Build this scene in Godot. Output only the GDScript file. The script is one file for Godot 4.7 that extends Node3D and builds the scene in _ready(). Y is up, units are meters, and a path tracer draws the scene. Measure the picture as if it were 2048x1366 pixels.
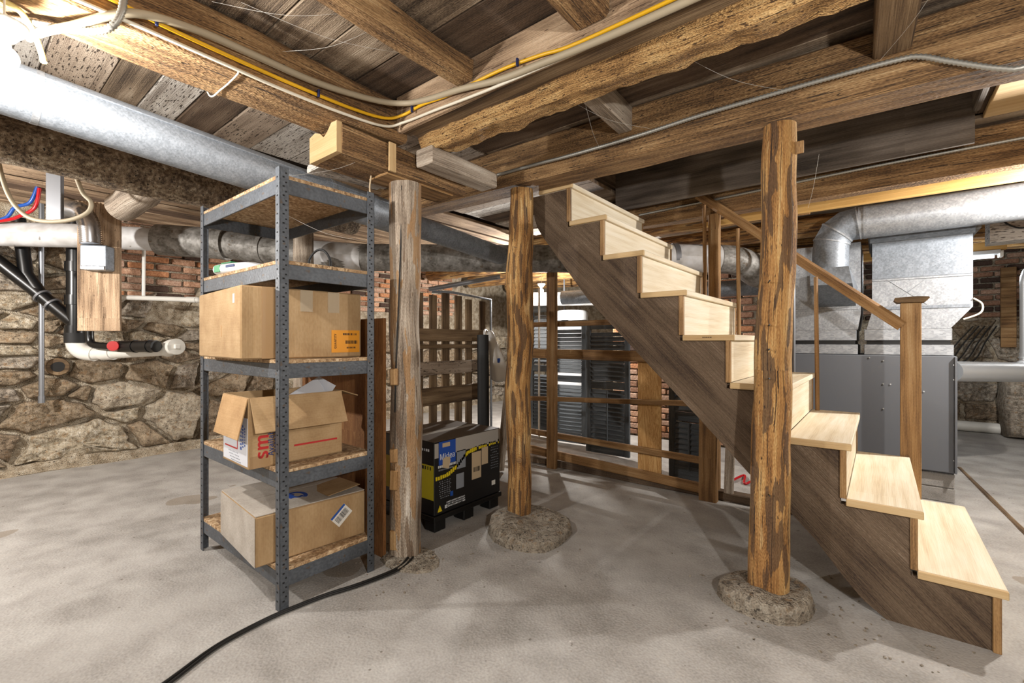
extends Node3D
# An old stone cellar: hewn ceiling timbers, log posts, open stair, shelving, furnace and ductwork.
# World axes: +Y up, floor at 0; the house runs along X and Z. Units are metres.

var M := {}
var T := {}
var taken := {}
var nz := FastNoiseLite.new()
var rng := RandomNumberGenerator.new()

class MB:
	var V := PackedVector3Array()
	var N := PackedVector3Array()
	var U := PackedVector2Array()
	var I := PackedInt32Array()
	func vert(p: Vector3, n: Vector3, u: Vector2) -> int:
		V.push_back(p); N.push_back(n); U.push_back(u)
		return V.size() - 1
	func tri(a: int, b: int, c: int) -> void:
		var g := (V[b] - V[a]).cross(V[c] - V[a])
		if g.dot(N[a] + N[b] + N[c]) > 0.0:
			I.push_back(a); I.push_back(c); I.push_back(b)
		else:
			I.push_back(a); I.push_back(b); I.push_back(c)
	func fan(ps: Array, n: Vector3, us: Array) -> void:
		var k := V.size()
		for i in ps.size():
			vert(ps[i], n, us[i])
		for i in range(1, ps.size() - 1):
			tri(k, k + i, k + i + 1)
	func mesh() -> ArrayMesh:
		var a := []
		a.resize(Mesh.ARRAY_MAX)
		a[Mesh.ARRAY_VERTEX] = V
		a[Mesh.ARRAY_NORMAL] = N
		a[Mesh.ARRAY_TEX_UV] = U
		a[Mesh.ARRAY_INDEX] = I
		var m := ArrayMesh.new()
		m.add_surface_from_arrays(Mesh.PRIMITIVE_TRIANGLES, a)
		return m

# ---------------------------------------------------------------- naming
func numbered(n: String) -> String:
	if not taken.has(n):
		taken[n] = 0
		return n
	taken[n] += 1
	return "%s_%03d" % [n, taken[n]]

func tag(o: Node, label: String, category := "", group := "", kind := "") -> Node:
	if label != "": o.set_meta("label", label)
	if category != "": o.set_meta("category", category)
	if group != "": o.set_meta("group", group)
	if kind != "": o.set_meta("kind", kind)
	return o

func thing(called: String, label: String, category: String, at := Vector3.ZERO, yaw := 0.0, group := "") -> Node3D:
	var o := Node3D.new()
	o.name = numbered(called)
	add_child(o)
	o.position = at
	o.rotation_degrees.y = yaw
	tag(o, label, category, group)
	return o

func part(parent: Node, called: String, mesh: Mesh, m: Material, at := Vector3.ZERO, label := "") -> MeshInstance3D:
	var o := MeshInstance3D.new()
	o.name = called
	o.mesh = mesh
	o.material_override = m
	o.position = at
	parent.add_child(o, true)
	if label != "": o.set_meta("label", label)
	return o

func solo(called: String, mesh: Mesh, m: Material, label: String, category: String, at := Vector3.ZERO, group := "") -> MeshInstance3D:
	var o := part(self, numbered(called), mesh, m, at)
	tag(o, label, category, group)
	return o

func setting(called: String, mesh: Mesh, m: Material, label: String) -> MeshInstance3D:
	var o := part(self, numbered(called), mesh, m)
	tag(o, label, "", "", "structure")
	return o

# ---------------------------------------------------------------- shapes
func _bp(h: Vector3, s: Vector3, k: int, b: float) -> Vector3:
	var p := Vector3(s.x * h.x, s.y * h.y, s.z * h.z)
	for i in 3:
		if i != k: p[i] -= s[i] * b
	return p

func add_box(mb: MB, c: Vector3, size: Vector3, b := 0.003, basis := Basis.IDENTITY, off := Vector2.ZERO) -> void:
	var h := size * 0.5
	var L := 0
	if size.y > size[L]: L = 1
	if size.z > size[L]: L = 2
	b = minf(b, minf(h.x, minf(h.y, h.z)) * 0.6)
	for k in 3:
		var i := (k + 1) % 3
		var j := (k + 2) % 3
		for sg in [-1.0, 1.0]:
			var ps := []
			var us := []
			for q in [[-1.0, -1.0], [1.0, -1.0], [1.0, 1.0], [-1.0, 1.0]]:
				var s := Vector3.ZERO
				s[k] = sg; s[i] = q[0]; s[j] = q[1]
				var p := _bp(h, s, k, b)
				ps.append(c + basis * p)
				var u: Vector2
				if k == L: u = Vector2(p[i] * 0.5, p[j])
				else:
					var o := i if j == L else j
					u = Vector2(p[L], p[o] + k * 0.13)
				us.append(u + off)
			var n := Vector3.ZERO
			n[k] = sg
			mb.fan(ps, basis * n, us)
	if b <= 0.0: return
	for i in 3:
		var k := (i + 1) % 3
		var j := (i + 2) % 3
		for sk in [-1.0, 1.0]:
			for sj in [-1.0, 1.0]:
				var s0 := Vector3.ZERO
				s0[k] = sk; s0[j] = sj; s0[i] = -1.0
				var s1 := s0
				s1[i] = 1.0
				var ps := [_bp(h, s0, k, b), _bp(h, s1, k, b), _bp(h, s1, j, b), _bp(h, s0, j, b)]
				var us := []
				for q in 4:
					var p: Vector3 = ps[q]
					us.append(Vector2(p[L] if L == i else p[i] * 0.5, p[j] + p[k]) + off)
					ps[q] = c + basis * p
				var n := Vector3.ZERO
				n[k] = sk; n[j] = sj
				mb.fan(ps, basis * n.normalized(), us)
	for sx in [-1.0, 1.0]:
		for sy in [-1.0, 1.0]:
			for sz in [-1.0, 1.0]:
				var s := Vector3(sx, sy, sz)
				mb.fan([c + basis * _bp(h, s, 0, b), c + basis * _bp(h, s, 1, b), c + basis * _bp(h, s, 2, b)], basis * s.normalized(), [off, off, off])

func box(size: Vector3, b := 0.003, off := Vector2.ZERO) -> ArrayMesh:
	var mb := MB.new()
	add_box(mb, Vector3.ZERO, size, b, Basis.IDENTITY, off)
	return mb.mesh()

func roff() -> Vector2:
	return Vector2(rng.randf() * 2.0, rng.randf() * 0.5)

func circle(r: float, n := 16) -> Array:
	var a := PackedVector2Array()
	for i in n + 1: a.push_back(Vector2(cos(TAU * i / n), sin(TAU * i / n)) * r)
	return [a]

func rect(w: float, h: float, ch := 0.006, sub := 1) -> Array:
	var x := w * 0.5
	var y := h * 0.5
	var c := [Vector2(x - ch, -y), Vector2(x, -y + ch), Vector2(x, y - ch), Vector2(x - ch, y), Vector2(-x + ch, y), Vector2(-x, y - ch), Vector2(-x, -y + ch), Vector2(-x + ch, -y)]
	var out := []
	for i in 8:
		var a: Vector2 = c[i]
		var b: Vector2 = c[(i + 1) % 8]
		var s := PackedVector2Array()
		var m := sub if i % 2 == 1 else 1
		for q in m + 1: s.push_back(a.lerp(b, float(q) / m))
		out.append(s)
	return out

# sweep a cross-section along a path. o: up, rough, freq, fu, scales, caps, off, seed
func sweep(mb: MB, path: Array, sides: Array, o := {}) -> void:
	var up: Vector3 = o.get("up", Vector3.UP)
	var rough: float = o.get("rough", 0.0)
	var freq: float = o.get("freq", 9.0)
	var fu: float = o.get("fu", 2.0)
	var off: Vector2 = o.get("off", Vector2.ZERO)
	var sd: float = o.get("seed", 0.0)
	var scales: Array = o.get("scales", [])
	var np := path.size()
	var frames := []
	var right := Vector3.ZERO
	var ulen := 0.0
	for i in np:
		var t: Vector3
		if i == 0: t = path[1] - path[0]
		elif i == np - 1: t = path[i] - path[i - 1]
		else: t = (path[i + 1] - path[i]).normalized() + (path[i] - path[i - 1]).normalized()
		t = t.normalized()
		if i == 0:
			if absf(t.dot(up)) > 0.98: up = Vector3(1, 0, 0) if absf(t.x) < 0.9 else Vector3(0, 0, 1)
			right = t.cross(up).normalized()
		else:
			right = (right - t * right.dot(t)).normalized()
			ulen += (path[i] - path[i - 1]).length()
		frames.append([path[i], right, right.cross(t).normalized(), ulen, t])
	var v0 := 0.0
	var ring0 := []
	var ring1 := []
	for side in sides:
		var ns: int = side.size()
		var closed: bool = ns > 3 and side[0].distance_to(side[ns - 1]) < 1e-5
		var P := []
		for i in np:
			var f: Array = frames[i]
			var row := PackedVector3Array()
			var sc: float = scales[i] if scales.size() > 0 else 1.0
			for j in ns:
				var q: Vector2 = side[j] * sc
				var p: Vector3 = f[0] + f[1] * q.x + f[2] * q.y
				if rough > 0.0:
					var d: float = nz.get_noise_3d(f[3] * fu * 10.0 + sd * 37.0, q.x * freq * 10.0 + sd * 11.0, q.y * freq * 10.0)
					var d2: float = nz.get_noise_3d(f[3] * fu * 42.0 - sd * 17.0, q.x * freq * 33.0, q.y * freq * 33.0 + sd * 5.0)
					p += (f[1] * q.x + f[2] * q.y).normalized() * rough * (d + 0.4 * d2)
				row.push_back(p)
			P.append(row)
		for p in (P[0] as PackedVector3Array): ring0.append(p)
		for p in (P[np - 1] as PackedVector3Array): ring1.append(p)
		var base := mb.V.size()
		var vv := PackedFloat32Array()
		var acc := v0
		for j in ns:
			if j > 0: acc += side[j].distance_to(side[j - 1])
			vv.push_back(acc)
		v0 = acc
		for i in np:
			for j in ns:
				var i0 := maxi(i - 1, 0)
				var i1 := mini(i + 1, np - 1)
				var j0 := j - 1
				var j1 := j + 1
				if closed:
					if j0 < 0: j0 = ns - 2
					if j1 >= ns: j1 = 1
				else:
					j0 = maxi(j0, 0); j1 = mini(j1, ns - 1)
				var du: Vector3 = P[i1][j] - P[i0][j]
				var dv: Vector3 = P[i][j1] - P[i][j0]
				var n := du.cross(dv)
				var outw: Vector3 = P[i][j] - frames[i][0]
				if n.length_squared() < 1e-16: n = outw
				n = n.normalized()
				if n.dot(outw) < 0.0: n = -n
				mb.vert(P[i][j], n, Vector2(frames[i][3], vv[j]) + off)
		for i in np - 1:
			for j in ns - 1:
				var a := base + i * ns + j
				mb.tri(a, a + 1, a + ns)
				mb.tri(a + 1, a + ns + 1, a + ns)
	if o.get("caps", true):
		for e in 2:
			var ring: Array = ring0 if e == 0 else ring1
			var f: Array = frames[0] if e == 0 else frames[np - 1]
			var n: Vector3 = -f[4] if e == 0 else f[4]
			var c: Vector3 = f[0]
			var k := mb.vert(c, n, off)
			var st := mb.V.size()
			for p in ring:
				var dd: Vector3 = p - c
				mb.vert(p, n, off + Vector2(dd.dot(f[1]) * 0.5, dd.dot(f[2])))
			for i in ring.size():
				mb.tri(k, st + i, st + (i + 1) % ring.size())

func swept(path: Array, sides: Array, o := {}) -> ArrayMesh:
	var mb := MB.new()
	sweep(mb, path, sides, o)
	return mb.mesh()

func line(a: Vector3, b: Vector3, n := 1) -> Array:
	var r := []
	for i in n + 1: r.append(a.lerp(b, float(i) / n))
	return r

func spline(p: Array, seg := 6) -> Array:
	var r := []
	for i in p.size() - 1:
		var p0: Vector3 = p[maxi(i - 1, 0)]
		var p1: Vector3 = p[i]
		var p2: Vector3 = p[i + 1]
		var p3: Vector3 = p[mini(i + 2, p.size() - 1)]
		for k in seg: r.append(p1.cubic_interpolate(p2, p0, p3, float(k) / seg))
	r.append(p[p.size() - 1])
	return r

func tube(pts: Array, r: float, n := 10, seg := 5) -> ArrayMesh:
	return swept(spline(pts, seg) if pts.size() > 2 else pts, circle(r, n))

# an armoured, ribbed cable or hose
func ribbed(pts: Array, r: float, pitch := 0.006, depth := 0.16, n := 10) -> ArrayMesh:
	var sp := spline(pts, 8)
	var path := []
	var sc := []
	var c := Curve3D.new()
	c.bake_interval = pitch * 0.25
	for p in sp: c.add_point(p)
	var L := c.get_baked_length()
	var k := int(L / (pitch * 0.5))
	for i in k + 1:
		path.append(c.sample_baked(L * i / k))
		sc.append(1.0 if i % 2 == 0 else 1.0 - depth)
	return swept(path, circle(r, n), {"scales": sc})

# a sawn or hewn timber between two points
func timber(a: Vector3, b: Vector3, w: float, h: float, o := {}) -> ArrayMesh:
	var n := maxi(1, int((b - a).length() / float(o.get("step", 0.12))))
	if float(o.get("rough", 0.0)) <= 0.0: n = 1
	o["off"] = o.get("off", roff())
	o["seed"] = rng.randf() * 50.0
	return swept(line(a, b, n), rect(w, h, o.get("ch", 0.006), o.get("sub", 3)), o)

# a peeled log, slightly crooked
func log_mesh(a: Vector3, b: Vector3, r: float, o := {}) -> ArrayMesh:
	var L := (b - a).length()
	var n := maxi(4, int(L / 0.06))
	var sd := rng.randf() * 100.0
	var path := []
	var sc := []
	var bend: float = o.get("bend", 0.012)
	for i in n + 1:
		var t := float(i) / n
		var w := sin(t * PI)
		path.append(a.lerp(b, t) + Vector3(nz.get_noise_1d(t * 60.0 + sd), nz.get_noise_1d(t * 60.0 - sd) if absf((b - a).normalized().y) < 0.5 else 0.0, nz.get_noise_1d(t * 60.0 + sd * 2.0)) * bend * w)
		sc.append(lerpf(1.0, o.get("taper", 0.95), t))
	return swept(path, circle(r, 22), {"rough": o.get("rough", 0.012), "freq": 3.0, "fu": 1.2, "seed": sd, "scales": sc, "off": roff()})

# polygon in X/Y given thickness along Z, centred on z
func slab(poly: PackedVector2Array, z0: float, z1: float, dirv := Vector2(1, 0), off := Vector2.ZERO) -> ArrayMesh:
	var mb := MB.new()
	var idx := Geometry2D.triangulate_polygon(poly)
	var perp := Vector2(-dirv.y, dirv.x)
	for e in 2:
		var z := z0 if e == 0 else z1
		var n := Vector3(0, 0, signf(z - (z1 if e == 0 else z0)))
		var k := mb.V.size()
		for p in poly: mb.vert(Vector3(p.x, p.y, z), n, Vector2(p.dot(dirv), p.dot(perp)) + off)
		for i in range(0, idx.size(), 3): mb.tri(k + idx[i], k + idx[i + 1], k + idx[i + 2])
	var cw := Geometry2D.is_polygon_clockwise(poly)
	for i in poly.size():
		var a := poly[i]
		var b := poly[(i + 1) % poly.size()]
		var d := (b - a).normalized()
		var n2 := Vector2(d.y, -d.x)
		if cw: n2 = -n2
		var l := a.distance_to(b)
		mb.fan([Vector3(a.x, a.y, z0), Vector3(b.x, b.y, z0), Vector3(b.x, b.y, z1), Vector3(a.x, a.y, z1)], Vector3(n2.x, n2.y, 0), [off, off + Vector2(l, 0), off + Vector2(l, absf(z1 - z0)), off + Vector2(0, absf(z1 - z0))])
	return mb.mesh()

# a lumpy stone from a plane outline; ax/ay span the wall, az points out of it
func stone_mesh(poly: PackedVector2Array, depth: float, ax: Vector3, ay: Vector3, az: Vector3, bump := 0.018, prof := [[1.0, -0.3], [0.985, 0.45], [0.93, 0.78], [0.78, 0.95], [0.5, 1.02], [0.22, 1.04]]) -> ArrayMesh:
	var mb := MB.new()
	var c := Vector2.ZERO
	for p in poly: c += p
	c /= poly.size()
	var n := poly.size()
	var P := []
	var tilt := Vector2(rng.randf_range(-0.14, 0.14), rng.randf_range(-0.14, 0.14))
	var uo := roff()
	for q in prof:
		var row := PackedVector3Array()
		for i in n + 1:
			var p: Vector2 = c + (poly[i % n] - c) * float(q[0])
			var hh: float = depth * float(q[1])
			var w := clampf((1.0 - float(q[0])) * 2.5 + 0.25, 0.0, 1.0)
			hh += bump * w * (nz.get_noise_2d(p.x * 75.0, p.y * 75.0) * 1.3 + 0.6 * nz.get_noise_2d(p.x * 230.0, p.y * 230.0)) + (p - c).dot(tilt) * w
			row.push_back(ax * p.x + ay * p.y + az * hh)
		P.append(row)
	var base := mb.V.size()
	for r in prof.size():
		for i in n + 1:
			var a: Vector3 = P[mini(r + 1, prof.size() - 1)][i] - P[maxi(r - 1, 0)][i]
			var b: Vector3 = P[r][(i + 1) % n] - P[r][(i - 1 + n) % n]
			var nn := a.cross(b).normalized()
			if nn.dot(az) < 0.0 and r > 0: nn = -nn
			if r == 0:
				var ow: Vector2 = poly[i % n] - c
				if nn.dot(ax * ow.x + ay * ow.y) < 0.0: nn = -nn
			var v: Vector3 = P[r][i]
			mb.vert(v, nn, Vector2(v.dot(ax), v.dot(ay)) + uo)
	for r in prof.size() - 1:
		for i in n:
			var k := base + r * (n + 1) + i
			mb.tri(k, k + 1, k + n + 1)
			mb.tri(k + 1, k + n + 2, k + n + 1)
	var cc := mb.vert(ax * c.x + ay * c.y + az * (depth * 1.05), az, c + uo)
	var lb := base + (prof.size() - 1) * (n + 1)
	for i in n: mb.tri(cc, lb + i, lb + i + 1)
	return mb.mesh()

# cells of a power diagram: seeds are [x, y, radius]; heights are stretched so cells come out wide
func cells(seeds: Array, r: Rect2, sy := 1.8) -> Array:
	var out := []
	var n := seeds.size()
	for i in n:
		var s := Vector2(seeds[i][0], seeds[i][1] * sy)
		var w: float = seeds[i][2] * seeds[i][2]
		var poly := PackedVector2Array([Vector2(r.position.x, r.position.y * sy), Vector2(r.end.x, r.position.y * sy), Vector2(r.end.x, r.end.y * sy), Vector2(r.position.x, r.end.y * sy)])
		for j in n:
			if j == i or poly.size() < 3: continue
			var q := Vector2(seeds[j][0], seeds[j][1] * sy)
			if q.distance_to(s) > 2.2: continue
			var nn := q - s
			var k: float = (q.length_squared() - s.length_squared() + w - float(seeds[j][2]) * float(seeds[j][2])) * 0.5
			var res := PackedVector2Array()
			for e in poly.size():
				var a := poly[e]
				var b := poly[(e + 1) % poly.size()]
				var da := a.dot(nn) - k
				var db := b.dot(nn) - k
				if da <= 0.0: res.push_back(a)
				if da * db < 0.0: res.push_back(a.lerp(b, da / (da - db)))
			poly = res
		if poly.size() < 3: continue
		var c := Vector2.ZERO
		for p in poly: c += p
		c /= poly.size()
		var rad := 0.0
		for p in poly: rad += p.distance_to(c)
		rad /= poly.size()
		if rad < 0.035: continue
		var sh := maxf(0.75, 1.0 - 0.02 / rad)
		var q2 := PackedVector2Array()
		for p in poly: q2.push_back(c + (p - c) * sh)
		# break long edges with a little wobble, then round the corners
		var q3 := PackedVector2Array()
		for e in q2.size():
			var a := q2[e]
			var b := q2[(e + 1) % q2.size()]
			q3.push_back(a)
			var l := a.distance_to(b)
			var m := int(l / 0.09)
			for z in m:
				var p := a.lerp(b, (z + 1.0) / (m + 1.0))
				q3.push_back(p.lerp(c, 0.14 * clampf(nz.get_noise_2d(p.x * 130.0, p.y * 130.0) + 0.45, 0.0, 1.0)))
		for it in 2:
			var q4 := PackedVector2Array()
			for e in q3.size():
				var a := q3[e]
				var b := q3[(e + 1) % q3.size()]
				q4.push_back(a.lerp(b, 0.25)); q4.push_back(a.lerp(b, 0.75))
			q3 = q4
			if q3.size() > 44: break
		for e in q3.size(): q3[e] = Vector2(q3[e].x, q3[e].y / sy)
		out.append([q3, i, rad])
	return out

func text(parent: Node, called: String, s: String, size: float, m: Material, at: Vector3, rot: Vector3, font := "Droid Sans", bold := true) -> MeshInstance3D:
	var t := TextMesh.new()
	var f := SystemFont.new()
	f.font_names = PackedStringArray([font])
	f.font_weight = 700 if bold else 400
	t.font = f
	t.text = s
	t.font_size = 32
	t.pixel_size = size / 32.0
	t.depth = 0.0012
	var o := part(parent, called, t, m, at)
	o.rotation_degrees = rot
	return o
# ---------------------------------------------------------------- textures and materials
func noise_bytes(w: int, h: int, sw: int, sh: int, freq: float, sd: int, oct := 3, kind := FastNoiseLite.TYPE_SIMPLEX_SMOOTH, fract := FastNoiseLite.FRACTAL_FBM) -> PackedByteArray:
	var f := FastNoiseLite.new()
	f.noise_type = kind
	f.seed = sd
	f.frequency = freq
	f.fractal_type = fract
	f.fractal_octaves = oct
	if kind == FastNoiseLite.TYPE_CELLULAR: f.cellular_return_type = FastNoiseLite.RETURN_CELL_VALUE
	var im := f.get_seamless_image(sw, sh, false, false, 0.15, true)
	im.convert(Image.FORMAT_L8)
	if sw != w or sh != h: im.resize(w, h, Image.INTERPOLATE_CUBIC)
	return im.get_data()

func ramp(cols: Array) -> PackedByteArray:
	var out := PackedByteArray()
	for i in 256:
		var t := i / 255.0 * (cols.size() - 1)
		var k := mini(int(t), cols.size() - 2)
		var a: Color = Color(cols[k])
		var b: Color = Color(cols[k + 1])
		var c := a.lerp(b, t - k)
		out.push_back(c.r8); out.push_back(c.g8); out.push_back(c.b8)
	return out

# layers: array of [bytes, weight]; marks: array of [bytes, lo, hi, colour, depth] painted where lo<=v<=hi
func compose(w: int, h: int, cols: Array, layers: Array, marks: Array, bump: float, mid := 128.0) -> Array:
	var n := w * h
	var R := ramp(cols)
	var out := PackedByteArray()
	out.resize(n * 3)
	var hb := PackedByteArray()
	hb.resize(n)
	var nl := layers.size()
	var D := []
	var W := []
	for l in layers:
		D.append(l[0]); W.append(float(l[1]))
	for i in n:
		var v := mid
		for k in nl: v += (D[k][i] - 128) * W[k]
		var vi := clampi(int(v), 0, 255)
		var r := R[vi * 3]
		var g := R[vi * 3 + 1]
		var b := R[vi * 3 + 2]
		var hv := vi
		for m in marks:
			var q: int = m[0][i]
			if q >= m[1] and q <= m[2]:
				var c: Color = m[3]
				r = int(lerpf(r, c.r8, c.a)); g = int(lerpf(g, c.g8, c.a)); b = int(lerpf(b, c.b8, c.a))
				hv += m[4]
		out[i * 3] = r; out[i * 3 + 1] = g; out[i * 3 + 2] = b
		hb[i] = clampi(hv, 0, 255)
	var im := Image.create_from_data(w, h, false, Image.FORMAT_RGB8, out)
	var res := [ImageTexture.create_from_image(im), null]
	if bump > 0.0:
		var hi := Image.create_from_data(w, h, false, Image.FORMAT_L8, hb)
		hi.convert(Image.FORMAT_RGBA8)
		hi.bump_map_to_normal_map(bump)
		res[1] = ImageTexture.create_from_image(hi)
	return res

# wood: u runs with the grain (2 m a tile), v across it (0.5 m a tile)
func wood(key: String, sd: int, cols: Array, fib := 0.5, streak := 0.5, blotch := 0.4, grit := 0.15, crack := 0, cutc := Color(0.12, 0.08, 0.05, 0.85), speck := 0, spc := Color(0.1, 0.07, 0.05, 0.8), bump := 3.0, extra := []) -> void:
	var w := 768
	var h := 512
	var A := noise_bytes(w, h, 40, 512, 0.2, sd, 3)
	var B := noise_bytes(w, h, 14, 96, 0.11, sd + 1, 2)
	var C := noise_bytes(w, h, 96, 64, 0.035, sd + 2, 3)
	var G := noise_bytes(w, h, 512, 512, 0.22, sd + 3, 2)
	var layers := [[A, fib], [B, streak], [C, blotch], [G, grit]]
	var marks := []
	if crack > 0:
		var K := noise_bytes(w, h, 24, 384, 0.05, sd + 4, 3, FastNoiseLite.TYPE_SIMPLEX_SMOOTH, FastNoiseLite.FRACTAL_RIDGED)
		marks.append([K, 255 - crack, 255, cutc, -70])
	if speck > 0:
		var S := noise_bytes(w, h, 192, 256, 0.16, sd + 5, 2)
		marks.append([S, 0, speck, spc, -45])
	for e in extra: marks.append(e)
	T[key] = compose(w, h, cols, layers, marks, bump)

func mat(key: String, tint := Color.WHITE, rough := 0.85, us := Vector3(0.5, 2.0, 1.0), metal := 0.0, nscale := 1.0) -> StandardMaterial3D:
	var m := StandardMaterial3D.new()
	m.albedo_color = tint
	m.roughness = rough
	m.metallic = metal
	if T.has(key):
		m.albedo_texture = T[key][0]
		if T[key][1] != null:
			m.normal_enabled = true
			m.normal_texture = T[key][1]
			m.normal_scale = nscale
		m.uv1_scale = us
	return m

func plain(c: Color, rough := 0.6, metal := 0.0) -> StandardMaterial3D:
	var m := StandardMaterial3D.new()
	m.albedo_color = c
	m.roughness = rough
	m.metallic = metal
	return m

func make_materials() -> void:
	wood("hewn", 11, ["3a2918", "664a2d", "8b6a45", "ab8a60", "c6aa82"], 0.6, 0.45, 0.5, 0.45, 34, Color(0.16, 0.11, 0.07, 0.85), 44, Color(0.14, 0.09, 0.05, 0.8), 6.0)
	wood("rough", 23, ["3c2913", "78562f", "aa8250", "caa56e", "e0c493"], 0.5, 0.35, 0.35, 0.5, 30, Color(0.2, 0.12, 0.05, 0.85), 60, Color(0.25, 0.16, 0.08, 0.75), 9.0)
	wood("board", 31, ["382e25", "5e4f40", "816f5b", "9c8b76", "b5a692"], 0.45, 0.45, 0.6, 0.4, 24, Color(0.12, 0.09, 0.07, 0.85), 28, Color(0.12, 0.09, 0.06, 0.8), 2.5)
	wood("whitewash", 41, ["7a7066", "a39a90", "bdb6ad", "cec8c0", "dcd7d0"], 0.4, 0.5, 0.6, 0.4, 26, Color(0.2, 0.16, 0.13, 0.85), 70, Color(0.16, 0.13, 0.1, 0.75), 3.5)
	wood("grey", 53, ["54493f", "7d6f60", "9f9181", "b8ab9b", "cdc4b8"], 0.55, 0.5, 0.6, 0.3, 30, Color(0.2, 0.14, 0.1, 0.85), 22, Color(0.2, 0.14, 0.1, 0.8), 4.0)
	var bark := noise_bytes(768, 512, 72, 128, 0.06, 67, 4)
	wood("bark", 61, ["4e3519", "82592f", "a87c47", "c09a63", "d4b685"], 0.55, 0.5, 0.5, 0.4, 40, Color(0.16, 0.1, 0.06, 0.9), 30, Color(0.12, 0.08, 0.05, 0.9), 7.0, [[bark, 158, 255, Color(0.27, 0.2, 0.15, 0.6), 35], [bark, 0, 52, Color(0.82, 0.7, 0.5, 0.5), 10]])
	var spl := noise_bytes(768, 512, 64, 96, 0.05, 68, 4)
	wood("split", 57, ["54483d", "7d6e5e", "a09180", "b9ac9b", "cfc6ba"], 0.55, 0.5, 0.6, 0.35, 36, Color(0.2, 0.14, 0.1, 0.85), 26, Color(0.2, 0.14, 0.1, 0.8), 6.0, [[spl, 150, 255, Color(0.62, 0.45, 0.27, 0.6), 20], [spl, 0, 60, Color(0.4, 0.31, 0.23, 0.55), -10]])
	wood("stringer", 83, ["2c2017", "453527", "5b4a39", "6c5a48", "847362"], 0.5, 0.3, 0.55, 0.4, 14, Color(0.1, 0.07, 0.05, 0.8), 14, Color(0.62, 0.5, 0.34, 0.5), 2.5)
	wood("pine", 97, ["c4b296", "d8c9ae", "e4d9c3", "ebe3d2", "f1ebdf"], 0.45, 0.5, 0.35, 0.1, 0, Color.BLACK, 10, Color(0.6, 0.42, 0.22, 0.55), 1.0)
	wood("orange", 103, ["5f4526", "86653e", "a78354", "ba996c", "cdb48c"], 0.55, 0.55, 0.5, 0.25, 14, Color(0.3, 0.18, 0.08, 0.8), 12, Color(0.24, 0.14, 0.07, 0.7), 2.0)
	wood("brown", 113, ["2c2116", "4c3a28", "6c563d", "846d51", "9e8869"], 0.55, 0.55, 0.4, 0.15, 8, Color(0.12, 0.08, 0.05, 0.85), 16, Color(0.1, 0.07, 0.04, 0.8), 2.5)
	wood("dark", 127, ["2b2520", "453d36", "5c534b", "6f665e", "857c74"], 0.4, 0.5, 0.6, 0.2, 6, Color(0.08, 0.06, 0.05, 0.8), 10, Color(0.6, 0.56, 0.5, 0.35), 1.5)
	wood("shutter", 131, ["23262a", "383c40", "4a4f53", "5c6165", "787c7e"], 0.5, 0.4, 0.4, 0.2, 6, Color(0.12, 0.11, 0.1, 0.8), 0, Color.BLACK, 1.5)
	# plywood: cathedral figure from a warped, stretched field
	var ply := FastNoiseLite.new()
	ply.seed = 7
	ply.frequency = 0.008
	ply.domain_warp_enabled = true
	ply.domain_warp_amplitude = 45.0
	ply.domain_warp_frequency = 0.01
	ply.fractal_octaves = 1
	var pb := PackedByteArray()
	pb.resize(384 * 512)
	for y in 512:
		for x in 384:
			pb[y * 384 + x] = int(128.0 + 110.0 * sin(ply.get_noise_2d(x * 0.22, y * 0.9) * 46.0))
	var pg := noise_bytes(384, 512, 20, 512, 0.2, 141, 3)
	T["ply"] = compose(384, 512, ["7d5429", "a5763f", "bf9156", "d0a66c", "dcb985"], [[pb, 0.42], [pg, 0.35], [noise_bytes(384, 512, 64, 64, 0.05, 143), 0.3]], [], 1.2)
	# particle board
	var ob := noise_bytes(512, 512, 512, 512, 0.09, 151, 1, FastNoiseLite.TYPE_CELLULAR)
	T["osb"] = compose(512, 512, ["5a442a", "86694a", "a88a66", "c3a987", "d9c6ab"], [[ob, 0.55], [noise_bytes(512, 512, 512, 512, 0.2, 152), 0.5], [noise_bytes(512, 512, 64, 64, 0.05, 153), 0.3]], [[noise_bytes(512, 512, 128, 128, 0.06, 154), 0, 40, Color(0.3, 0.2, 0.12, 0.5), -20]], 3.0)
	# concrete floor
	var fw := 1280
	var st1 := noise_bytes(fw, fw, 128, 128, 0.018, 163, 4)
	T["concrete"] = compose(fw, fw, ["615d57", "827e78", "9f9b96", "b3b0ab", "cac8c4"], [[noise_bytes(fw, fw, fw, fw, 0.34, 161, 2), 0.3], [noise_bytes(fw, fw, 512, 512, 0.035, 162, 5), 0.36], [st1, 0.2], [noise_bytes(fw, fw, 256, 512, 0.05, 167, 4), 0.16]], [[noise_bytes(fw, fw, 768, 768, 0.13, 164, 2), 0, 26, Color(0.36, 0.33, 0.29, 0.6), -30], [noise_bytes(fw, fw, 128, 128, 0.03, 165, 4), 0, 40, Color(0.43, 0.37, 0.29, 0.4), -10], [noise_bytes(fw, fw, 768, 768, 0.2, 166, 2), 236, 255, Color(0.87, 0.86, 0.83, 0.6), 20]], 1.6, 132.0)
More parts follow.
